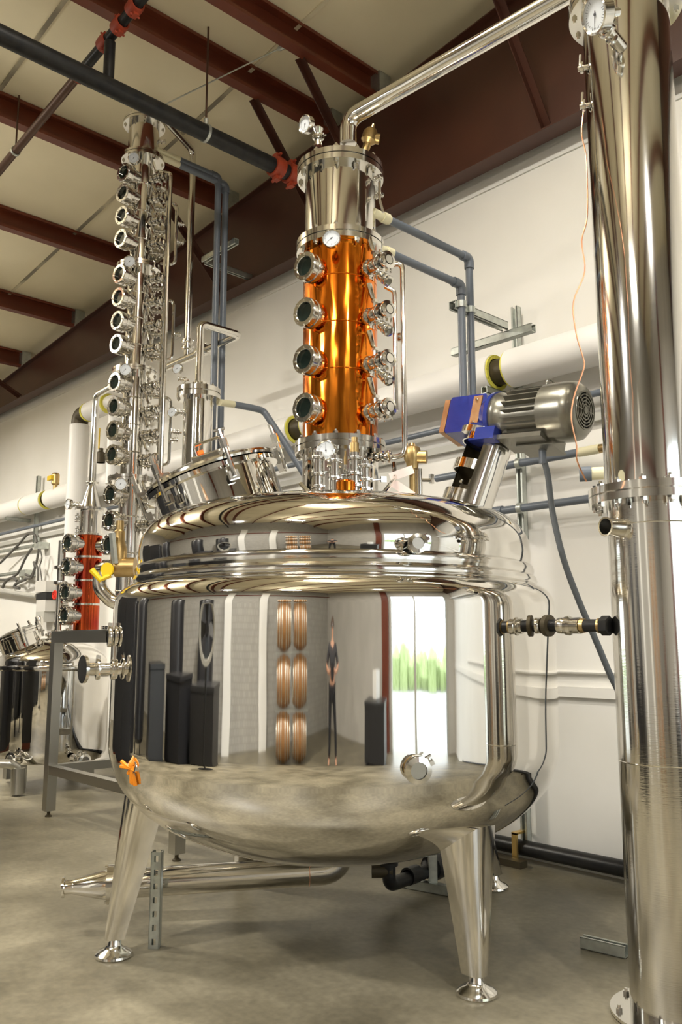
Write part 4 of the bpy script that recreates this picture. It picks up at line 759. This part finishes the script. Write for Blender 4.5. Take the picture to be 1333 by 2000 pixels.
cnd = thing('wall_conduit', (-7, 5.12, 3.19), 'dark grey conduit running the whole wall below the insulated pipe', 'conduit')
mb = MB(); mb.cyl((X0 + .1, 5.12, 3.19), (5.5, 5.12, 3.19), .024, 12); mb.build('conduit_run', 'pvc', cnd)
mb = MB(); mb.box2((X0 + .1, 5.19, 3.02), (5.5, 5.235, 3.075)); mb.build('trim_21', 'greytrim', kind='structure', label='pale horizontal wall rail under the dark conduit', cat='trim')
for px, z, x_, lb in ((1023, 2.79, 1132, 'grey plastic pipe with cream fitting right of the agitator lantern'), (1023, 2.46, 1260, 'lowest grey plastic pipe on the wall behind the condenser')):
    x0 = -4.35; x1 = atY(x_, 900, 5.08).x; t = thing('wall_water_pipe', ((x0 + x1) / 2, 5.08, z), lb, 'pipe')
    mb = MB(); mb.cyl((x0, 5.08, z), (x1, 5.08, z), .029, 14); mb.build('pipe_run', 'pvc', t)
    if z > 2.6:
        mb = MB(); mb.cyl((x1, 5.08, z), (x1 + .16, 5.08, z), .033, 14); mb.build('cream_adapter', 'cream', t); mb = MB(); mb.cyl((x1 + .16, 5.08, z), (x1 + .27, 5.08, z), .03, 14); mb.build('brass_nipple', 'brass', t)
    else:
        x = atY(978, 995, 5.08).x; mb = MB(); mb.lathe([(.029, 0), (.037, 0), (.037, .12), (.029, .12)], align((x - .1, 5.08, z), (1, 0, 0)), 14); mb.build('pipe_socket', 'pvc', t)
    mb = MB(); x = atY(1021, 905, 5.12).x; mb.lathe([(.029, -.02), (.04, -.02), (.04, .02), (.029, .02)], align((x, 5.08, z), (1, 0, 0)), 14); mb.build('pipe_clamp', 'galv', t)
x = atY(1021, 905, 5.18).x
strut('wall_strut', (x, 5.16, 2.24), (x, 5.16, 4.02), (0, -1, 0), holes=False, label='upright strut on the wall between agitator and condenser', cat='strut')
x2 = atY(1031, 1610, 5.18).x; strut('wall_strut', (x2, 5.16, .12), (x2, 5.16, 1.05), (0, -1, 0), holes=False, label='short upright strut on the wall above the floor pipe', cat='strut')
x = atY(74, 1010, 5.18).x; strut('wall_strut', (x, 5.16, 2.95), (x, 5.16, 3.95), (0, -1, 0), holes=False, label='upright strut behind the insulated pipe at the far left', cat='strut')
mb = MB(); mb.cyl((-8, 5.22, 1.30), (3, 5.22, 1.30), .014, 8); mb.build('thin_conduit', 'wall', None, 'thin white painted conduit on the wall right of the kettle', 'conduit')
mb = MB(); mb.box2((X0, 5.21, 1.13), (X1, 5.24, 1.20)); mb.build('trim_22', 'wall', kind='structure', label='white ledge along the lower wall', cat='trim')
mb = MB(); mb.box2((X0, 5.225, 0), (X1, 5.24, .05)); mb.build('baseboard_back', 'wall', kind='structure', label='low white curb where the wall meets the floor', cat='baseboard')
fp = thing('floor_pipe', (-3, 5.13, .02), 'black pipe along the floor at the foot of the wall', 'pipe'); mb = MB(); mb.cyl((-9, 5.13, .095), (4, 5.13, .095), .052, 16); mb.build('pipe_run', 'black', fp)
x = atY(1010, 1655, 5.08).x; mb = MB(); mb.box2((x - .02, 5.05, .03), (x + .02, 5.07, .20)); mb.box2((x - .02, 5.05, .19), (x + .02, 5.21, .205)); mb.build('gold_bracket', 'gold', fp)
mb = MB(); mb.box2((x - .25, 4.95, 0), (x + .12, 5.03, .045)); mb.build('support_block', 'darkpipe', fp)
for xx in (-6, -1.5): mb = MB(); mb.box2((xx - .03, 5.08, 0), (xx + .03, 5.18, .045)); mb.build('support_block', 'darkpipe', fp)
# far left: white riser pipe, valves, electrics
wr = thing('white_riser_pipe', atY(150, 1100, 4.74), 'upright white insulated pipe with bare elbow at the far left', 'pipe'); v = atY(150, 950, 4.74); zt = atY(150, 832, 4.74).z; IRr = .125
mb = MB(); mb.lathe([(IRr - .04, 1.0), (IRr, 1.0), (IRr, zt - .01), (IRr - .04, zt)], Matrix.Translation((v.x, v.y, 0)), 28); mb.build('pipe_jacket', 'insul', wr)
h1 = V((v.x + .75, v.y, zt + .12)); mb = MB(); mb.tube([(v.x, v.y, zt - .1), (v.x, v.y, zt + .12), (v.x + .3, v.y, zt + .12)], .105, 18, bend=.13, n=8); mb.build('bare_elbow', 'darkpipe', wr)
mb = MB(); mb.lathe([(.1, .0), (.12, .005), (.12, .5), (.1, .505)], align((v.x + .26, v.y, zt + .12), (1, 0, 0)), 28); o = mb.build('pipe_jacket', 'insul', wr)
for e_ in (.22, .74): mb = MB(); mb.lathe([(.08, 0), (.122, 0), (.122, .035), (.08, .035)], align((v.x + e_, v.y, zt + .12), (1, 0, 0)), 24, True); mb.build('foam_end', 'foam', wr)
mb = MB(); mb.tube([(v.x + .7, v.y, zt + .12), (v.x + .95, v.y, zt + .12), (v.x + .95, v.y, zt - .9)], .09, 16, bend=.12, n=8); mb.build('pipe_drop', 'insul', wr)
yb = thing('brass_ball_valve', atY(108, 960, 4.95), 'brass ball valve with yellow handle on the insulated pipe', 'valve'); q = atY(108, 948, 4.95)
mb = MB(); mb.lathe([(.03, -.15), (.03, .0), (.055, .02), (.055, .15), (.04, .17), (0, .17)], Matrix.Translation(q), 14); mb.build('valve_body', 'brass', yb); mb = MB(); mb.box(q + V((-.03, -.06, .1)), (.13, .04, .06)); mb.build('valve_handle', 'yellow', yb)
y2 = thing('lever_valve', atY(197, 880, 4.8), 'pipe valve with upright yellow lever behind the tall column', 'valve'); q = atY(197, 885, 4.8)
mb = MB(); mb.lathe([(.05, -.12), (.06, -.12), (.06, 0), (.03, .02), (.03, .06), (0, .06)], Matrix.Translation(q), 14); mb.build('valve_body', 'darkpipe', y2); mb = MB(); mb.box(q + V((0, -.03, .18)), (.02, .012, .26)); mb.build('valve_handle', 'yellow', y2)
eb = thing('wireway_box', atY(82, 1215, 5.1), 'light grey electrical wireway box on the wall at far left', 'electrical box')
def wb2(x0, x1, y0, y1, d0=5.08, d1=5.235): a = atY(x0, y1, d0); b = atY(x1, y0, d0); return (a.x, d0, min(a.z, b.z)), (b.x, d1, max(a.z, b.z))
for nm_, m_, bb in (('upper_cover', 'box', (68, 90, 1134, 1158)), ('black_band', 'rubber', (70, 91, 1157, 1172)), ('lower_cover', 'box', (70, 89, 1171, 1195)), ('bottom_cover', 'greytrim', (69, 86, 1194, 1215))):
    mb = MB(); mb.box2(*wb2(*bb)); mb.build(nm_, m_, eb)
ebx = thing('junction_box', atY(72, 1070, 5.1), 'grey junction box feeding bundled cables at far left', 'electrical box'); mb = MB(); mb.box2(*wb2(66, 76, 1058, 1072)); mb.build('box_cover', 'galv', ebx); mb = MB(); mb.cyl(atY(74, 1058, 5.12), atY(74, 1050, 5.12), .03, 10); mb.build('cable_gland', 'galv', ebx)
ebx = thing('junction_box', atY(45, 1125, 5.1), 'lower grey junction box among the cables at far left', 'electrical box'); mb = MB(); mb.box2(*wb2(37, 50, 1112, 1126)); mb.build('box_cover', 'galv', ebx); mb = MB(); mb.cyl(atY(42, 1126, 5.12), atY(42, 1133, 5.12), .03, 10); mb.build('cable_gland', 'galv', ebx)
for lb, r_, pts in (('dark cable arching over the grey junction box', .018, [(0, 1100), (35, 1065), (55, 1043), (68, 1045), (72, 1060)]), ('dark cable dropping from the upper junction box', .018, [(76, 1072), (72, 1095), (66, 1115), (60, 1125), (50, 1122)]),
                    ('dark cable sweeping between the two junction boxes', .018, [(62, 1072), (50, 1090), (38, 1115), (28, 1125), (10, 1132), (-20, 1130)]), ('thin grey cable looping down past the junction boxes', .010, [(78, 1072), (82, 1090), (78, 1105), (80, 1120), (82, 1134)]),
                    ('slack dark cable hanging under the lower junction box', .018, [(50, 1130), (62, 1128), (68, 1110), (66, 1098), (74, 1112), (74, 1134)]), ('dark hose curling above the horizontal conduit', .022, [(5, 1148), (12, 1135), (25, 1128), (33, 1135)]), ('dark hose end bent over the horizontal conduit', .022, [(50, 1132), (35, 1138), (28, 1146), (38, 1149)])):
    mb = MB(); mb.tube(spl([atY(x, y, 5.08) for x, y in pts], 5), r_, 8); mb.build('cable', 'hose', None, lb, 'cable', 'cables at the far left wall')
for lb, r_, a, b in (('upper grey conduit into the junction box at far left', .028, (-30, 1083), (66, 1066)), ('middle grey conduit into the lower junction box', .028, (-30, 1128), (38, 1118)), ('lower grey conduit into the wireway box', .034, (-30, 1150), (72, 1164))):
    a_, b_ = atY(*a, 5.13), atY(*b, 5.13); mb = MB(); mb.cyl(a_, b_, r_, 10); mb.build('short_conduit', 'galv' if r_ < .03 else 'greytrim', None, lb, 'conduit', 'conduits at the far left wall')

# ------------------------------------------------------------------ sprinkler main under the roof
sm = thing('sprinkler_main', (-5.4, -1, 5.53), 'black sprinkler main pipe with red couplings below the roof', 'pipe'); SMX, SMZ, SMR = -5.42, 5.6, .068
mb = MB(); mb.cyl((SMX, Y0 + .1, SMZ), (SMX, 5.04, SMZ), SMR, 24); mb.build('main_pipe', 'black', sm)
def coupling(parent, c, d, r):
    T = align(c, d, UP); mb = MB(); mb.lathe([(r, -.05), (r * 1.3, -.05), (r * 1.38, -.02), (r * 1.38, .02), (r * 1.3, .05), (r, .05)], T, 24)
    for s_ in (-1, 1): mb.box(T @ V((s_ * r * 1.5, 0, 0)), (r * .6, r * .9, .05), T.to_3x3()); mb.cyl(T @ V((s_ * r * 1.6, -r * .9, 0)), T @ V((s_ * r * 1.6, r * .9, 0)), r * .18, 8)
    mb.build('coupling', 'coupling', parent)
ycp = atX(541, 336, SMX).y; coupling(sm, (SMX, ycp, SMZ), (0, 1, 0), SMR); coupling(sm, (SMX, ycp + .16, SMZ), (0, 1, 0), SMR)
yt = atX(212, 150, SMX).y; zb_ = atX(205, 78, SMX).z
mb = MB(); mb.cyl((SMX, yt, SMZ), (SMX, yt, zb_), .042, 14); mb.build('riser_stub', 'black', sm); coupling(sm, (SMX, yt, SMZ + SMR + .05), (0, 0, 1), .045); coupling(sm, (SMX, yt, zb_ - .02), (0, 0, 1), .045)
bl = [V((SMX + dx, yt, zb_ + .05 + .08 * dx)) for dx in (-8.5, 3.0)]; 
mb = MB(); mb.cyl(bl[0], (SMX - .55, yt, zb_ + .05 - .044), .036, 14); mb.build('branch_pipe', 'brownpipe', sm); mb = MB(); mb.cyl((SMX - .55, yt, zb_ + .05 - .044), bl[1], .04, 14); mb.build('branch_pipe', 'black', sm)
bdv = bl[1] - bl[0]
for dx in (-.5, -.08, .14, .36): coupling(sm, (SMX + dx, yt, zb_ + .05 + .08 * dx), bdv, .043)
yh = atX(402, 262, SMX).y; mb = MB(); mb.lathe([(SMR, -.012), (SMR + .008, -.012), (SMR + .008, .012), (SMR, .012)], align((SMX, yh, SMZ), (0, 1, 0)), 24); mb.tube([(SMX, yh, SMZ + SMR), (SMX, yh, SMZ + SMR + .06)], .02, 8); hgr = mb.build('hanger_ring', 'galv', sm)
mb = MB(); mb.cyl((SMX, yh, SMZ + SMR), (SMX, yh, roofz(SMX) + PD), .009, 8); mb.build('hanger_rod', 'brownpipe', hgr)
xh = SMX - 1.75; zh = zb_ + .05 - .08 * 1.75; mb = MB(); mb.lathe([(.037, -.012), (.044, -.012), (.044, .012), (.037, .012)], align((xh, yt, zh), bdv), 16); hgr = mb.build('hanger_ring', 'galv', sm); mb = MB(); mb.cyl((xh, yt, zh + .04), (xh, yt, roofz(xh) + PD), .008, 6); mb.build('hanger_rod', 'brownpipe', hgr)
a_ = atZ(300, 215, 6.05); b_ = atZ(560, 88, 6.45); cb = thing('brace_cable', a_.lerp(b_, .5), 'thin steel brace cable with turnbuckle under the roof', 'cable'); mb = MB(); mb.cyl(a_, b_, .006, 6); mb.build('cable_run', 'galv', cb); mb = MB(); c0 = a_.lerp(b_, .93); c1 = a_.lerp(b_, 1.0); mb.tube([c0, c0.lerp(c1, .3), c0.lerp(c1, .7), c1], [.008, .022, .022, .008], 8); mb.build('turnbuckle', 'galv', cb)

# ------------------------------------------------------------------ the room behind the photographer (seen in the polished steel)
n_ = 30
for x in (-3.6, -.75):
    mb = MB(); mb.box2((x - .3, Y0, 0), (x + .3, Y0 + .25, 5.2)); mb.build('trim_%d' % n_, 'whitepl', kind='structure', label='wide white pilaster on the block wall', cat='pilaster', group='white pilasters'); n_ += 1
mb = MB(); mb.box2((X1 - .3, DY0 - .7, 0), (X1 - .05, DY0 - .2, 7)); mb.build('trim_32', 'redsteel', kind='structure', label='red oxide building column beside the loading door', cat='column')
mb = MB(); mb.box2((X0, Y0 + .02, 4.3), (X1, Y0 + .22, 4.55)); mb.build('trim_33', 'redsteel', kind='structure', label='red oxide girt across the block wall', cat='beam')
# oak barrels lying four high
proto = None; bp = []
u = V((.91, .41, 0)).normalized()
for tier in range(4):
    for j in (0, 1):
        c = V((.75, -4.4, 0)) + u * ((j - .5) * 1.05) + UP * (.335 + tier * .685)
        T = align(c - u * .45, u, UP)
        lb = '%s oak barrel of the %s stack behind the photographer' % (('bottom', 'second', 'third', 'topmost')[tier], ('left', 'right')[j])
        if proto is None:
            mb = MB(); mb.lathe([(p.x, p.y) for p in spl([(.26, 0), (.315, .25), (.33, .45), (.315, .65), (.26, .9)], 3)], None, 24); BAR = mb.mesh('stave_body', 'oak')
            mb = MB(); mb.lathe([(0, .03), (.262, .03)], None, 24); HEAD = mb.mesh('barrel_head', 'oak')
            mb = MB(); mb.lathe([(0, .87), (.262, .87)], None, 24); HEAD2 = mb.mesh('barrel_head', 'oak')
            HOOP = []
            for z, r_ in ((.03, .268), (.17, .303), (.32, .328), (.58, .328), (.73, .303), (.87, .268)): mb = MB(); mb.lathe([(r_ - .004, z - .02), (r_ + .004, z - .02), (r_ + .004, z + .02), (r_ - .004, z + .02)], None, 24, True); HOOP.append(mb.mesh('hoop', 'galv'))
            proto = 1
        t = put('oak_barrel', None, None, T); tag(t, lb, 'barrel', 'stacked oak barrels')
        put('stave_body', BAR, t, T); put('barrel_head', HEAD, t, T); put('barrel_head', HEAD2, t, T)
        for h_ in HOOP: put('hoop', h_, t, T)
for tier in range(1, 4):
    for s_ in (-.25, .25):
        mb = MB(); z = .335 + tier * .685 - .3425; c = V((.75, -4.4, z)); n2 = V((-u.y, u.x, 0)); mb.box(c + n2 * s_, (2.1, .06, .012), Matrix((u, n2, UP)).transposed()); mb.build('barrel_rack_bar', 'galv', None, '%s rack bar under the %s tier of oak barrels' % ('front' if s_ > 0 else 'rear', ('second', 'third', 'top')[tier - 1]), 'bar', 'barrel rack bars')
# black totes, fan and added black tanks along the left
def tote(x, y, w_, d_, h_, rz, lb):
    t = put('black_tote', None, None, Matrix.Translation((x, y, 0)) @ Matrix.Rotation(rz, 4, 'Z')); tag(t, lb, 'container', 'black totes'); T = W[t.name]; Rm = T.to_3x3()
    mb = MB(); mb.box(T @ V((0, 0, h_ * .5 + .05)), (w_, d_, h_ * .9), Rm)
    for k in range(5): mb.box(T @ V((w_ * (-.4 + .2 * k), -d_ / 2, h_ * .5)), (.05, .04, h_ * .8), Rm)
    mb.build('tote_body', 'blackplastic', t)
    mb = MB(); mb.box(T @ V((0, 0, h_ + .02)), (w_ * 1.03, d_ * 1.03, .05), Rm); mb.build('tote_lid', 'blackplastic', t)
    for k in (-.4, .4): mb = MB(); mb.box(T @ V((w_ * k, 0, .05)), (.1, d_, .1), Rm); mb.build('runner', 'blackplastic', t)
tote(-4.35, -2.6, 1.2, 1.0, 1.05, .1, 'black plastic tote under the pedestal fan'); tote(-5.85, -2.25, 1.3, 1.0, 1.15, .25, 'second black plastic tote left of the fan'); tote(-7.35, -1.55, 1.3, 1.0, 1.25, .5, 'third black plastic tote left of the fan')
tote(4.2, -.35, 1.2, 1.0, .75, 1.4, 'low black plastic bin beside the loading door')
t = thing('paper_stack', (4.2, -.35, .795), 'stack of white papers on the black bin by the door', 'papers'); mb = MB(); mb.box((4.2, -.35, .99), (.35, .28, .35), Matrix.Rotation(.3, 3, 'Z')); mb.build('paper_sheets', 'whitepl', t)
for bx_, by_, bh, lb in ((-8.9, .2, 2.7, 'tall black stand-in cylinder for dark reflections left of the photographer'), (-9.9, -1.5, 3.3, 'tallest added black tank for dark reflections beyond the black totes'), (-7.0, -3.6, 3.0, 'tall added black tank for dark reflections behind the black totes'), (-5.0, -4.6, 2.9, 'tall added black tank for dark reflections by the block wall')):  # black tanks added so the polished steel reflects dark bands
    t = thing('dark_reflection_tank', (bx_, by_, 0), lb, 'tank', 'black tanks added for dark reflections'); mb = MB(); mb.lathe([(0, .3), (.5, .3), (.55, .35), (.55, bh - .4), (.48, bh - .2), (.2, bh - .1), (.2, bh), (0, bh)], Matrix.Translation((bx_, by_, 0)), 32); mb.build('tank_shell', 'blackplastic', t)
    for k in range(3): mb = MB(); a = k * 2.1; mb.cyl((bx_ + .42 * math.cos(a), by_ + .42 * math.sin(a), 0), (bx_ + .42 * math.cos(a), by_ + .42 * math.sin(a), .4), .05, 10); mb.build('leg', 'black', t)
t = thing('pedestal_fan', (-3.95, -1.2, 0), 'round pedestal fan standing before the black totes', 'fan'); fc_ = V((-3.95, -1.2, 1.6)); fd_ = V((.2, .98, 0)); T = align(fc_, fd_, UP)
mb = MB(); mb.torus(.27, .03, T, 36, 10); mb.lathe([(.28, -.08), (.30, -.08), (.30, .08), (.28, .08)], T, 36, True); mb.build('fan_ring', 'greytrim', t)
mb = MB(); mb.lathe([(0, -.1), (.07, -.1), (.07, .05), (0, .05)], T, 16); mb.build('fan_hub', 'blackplastic', t)
for k in range(4): Tk = T @ Matrix.Rotation(k * PI / 2, 4, 'Z'); mb = MB(); mb.add([Tk @ V(q) for q in ((.05, -.03, -.02), (.23, -.1, -.05), (.24, .07, .03), (.05, .04, .02))], [(0, 1, 2, 3)]); mb.build('fan_blade', 'blackplastic', t)
mb = MB(); mb.cyl((-3.95, -1.2, .04), (-3.95, -1.2, 1.3), .03, 12); mb.build('pole', 'black', t); mb = MB(); mb.lathe([(0, 0), (.28, 0), (.28, .03), (.05, .06), (0, .06)], Matrix.Translation((-3.95, -1.2, 0)), 24); mb.build('base', 'black', t)
# person standing behind the camera, seen only as a reflection
pp = FW * -3.6 + RT * -.1
def skin(name, m, parent, vs, es, rs):
    me = bpy.data.meshes.new(name); me.from_pydata([tuple(v) for v in vs], es, []); me.materials.append(M[m]); o = put(name, me, parent, W[parent.name])
    mo_ = o.modifiers.new('skin', 'SKIN'); mo_.use_smooth_shade = True
    for i, r_ in enumerate(rs): me.skin_vertices[0].data[i].radius = (r_, r_) if not isinstance(r_, tuple) else r_
    me.skin_vertices[0].data[0].use_root = True
    o.modifiers.new('sub', 'SUBSURF').levels = 2; o.modifiers['sub'].render_levels = 2; return o
pt = put('person', None, None, Matrix.Translation(pp) @ Matrix.Rotation(RZ, 4, 'Z')); tag(pt, 'person in dark shirt and black trousers standing behind the camera', 'person')
bv_ = [(0, 0, .98), (0, 0, 1.15), (0, 0, 1.38), (0, 0, 1.5), (0, .01, 1.58), (0, .02, 1.70)] + [q for s_ in (-1, 1) for q in ((s_ * .20, 0, 1.42), (s_ * .36, .02, 1.20), (s_ * .20, .22, 1.14), (s_ * .10, .30, 1.18))] + [q for s_ in (-1, 1) for q in ((s_ * .11, 0, .9), (s_ * .17, .01, .5), (s_ * .21, -.02, .1), (s_ * .24, .14, .04))]
be_ = [(0, 1), (1, 2), (2, 3), (3, 4), (4, 5), (2, 6), (6, 7), (7, 8), (8, 9), (2, 10), (10, 11), (11, 12), (12, 13), (0, 14), (14, 15), (15, 16), (16, 17), (0, 18), (18, 19), (19, 20), (20, 21)]
brs = [.13, .13, .15, .06, .055, .10, .06, .045, .035, .03, .06, .045, .035, .03, .085, .06, .045, .04, .085, .06, .045, .04]
body = skin('body', 'skin', pt, bv_, be_, brs)
skin('shirt', 'shirt', pt, [bv_[i] for i in (0, 1, 2, 6, 7, 10, 11)], [(0, 1), (1, 2), (2, 3), (3, 4), (2, 5), (5, 6)], [.15, .15, .17, .08, .06, .08, .06])
skin('trousers', 'denim', pt, [bv_[i] for i in (0, 14, 15, 16, 18, 19, 20)], [(0, 1), (1, 2), (2, 3), (0, 4), (4, 5), (5, 6)], [.155, .105, .08, .065, .105, .08, .065])
TP = W[pt.name]
mb = MB(); mb.lathe([(.108 * math.sin(a), .115 * -math.cos(a)) for a in [PI * (.45 + .55 * k / 6) for k in range(7)]], TP @ Matrix.Translation((0, -.01, 1.70)), 18); mb.build('hair', 'hair', pt)
for s_ in (-1, 1): mb = MB(); mb.lathe([(.014 * math.sin(PI * k / 5), -.014 * math.cos(PI * k / 5)) for k in range(6)], TP @ Matrix.Translation((s_ * .035, .10, 1.70)), 8); mb.build('eye', 'dial', pt)
mb = MB(); mb.box(TP @ V((0, .37, 1.2)), (.14, .09, .10), TP.to_3x3()); mb.cyl(TP @ V((0, .41, 1.2)), TP @ V((0, .50, 1.2)), .04, 14); mb.build('hand_camera', 'blackplastic', None, 'black camera held by the person behind the tripod point', 'camera')


# black cabinets added out of view to darken reflections in the kettles
for x, y, rz, w_, h_, lb in ((-7.7, 1.25, -1.15, 1.5, 2.5, 'added black cabinet darkening reflections nearest the small kettle'), (-9.9, 2.0, -1.3, 1.2, 2.9, 'taller added black cabinet darkening reflections toward the far wall')):
    t = put('dark_reflection_cabinet', None, None, Matrix.Translation((x, y, 0)) @ Matrix.Rotation(rz, 4, 'Z')); tag(t, lb, 'cabinet', 'black cabinets added for dark reflections'); T = W[t.name]; Rm = T.to_3x3()
    mb = MB(); mb.box(T @ V((0, 0, h_ / 2 + .05)), (w_, .7, h_ - .1), Rm); mb.build('cabinet_body', 'blackplastic', t)
    mb = MB(); mb.box(T @ V((0, 0, .05)), (w_ * .96, .64, .1), Rm); mb.build('plinth', 'redsteel', t)
    for k in (-1, 1):
        for f_ in (-1, 1):
            mb = MB(); mb.box(T @ V((k * w_ * .25, f_ * .36, h_ / 2 + .05)), (w_ * .48, .03, h_ - .2), Rm); o = mb.build('cabinet_door', 'blackplastic', t)
            mb = MB(); mb.box(T @ V((k * .06, f_ * .39, h_ * .52)), (.03, .04, .22), Rm); mb.build('door_handle', 'fit', o)
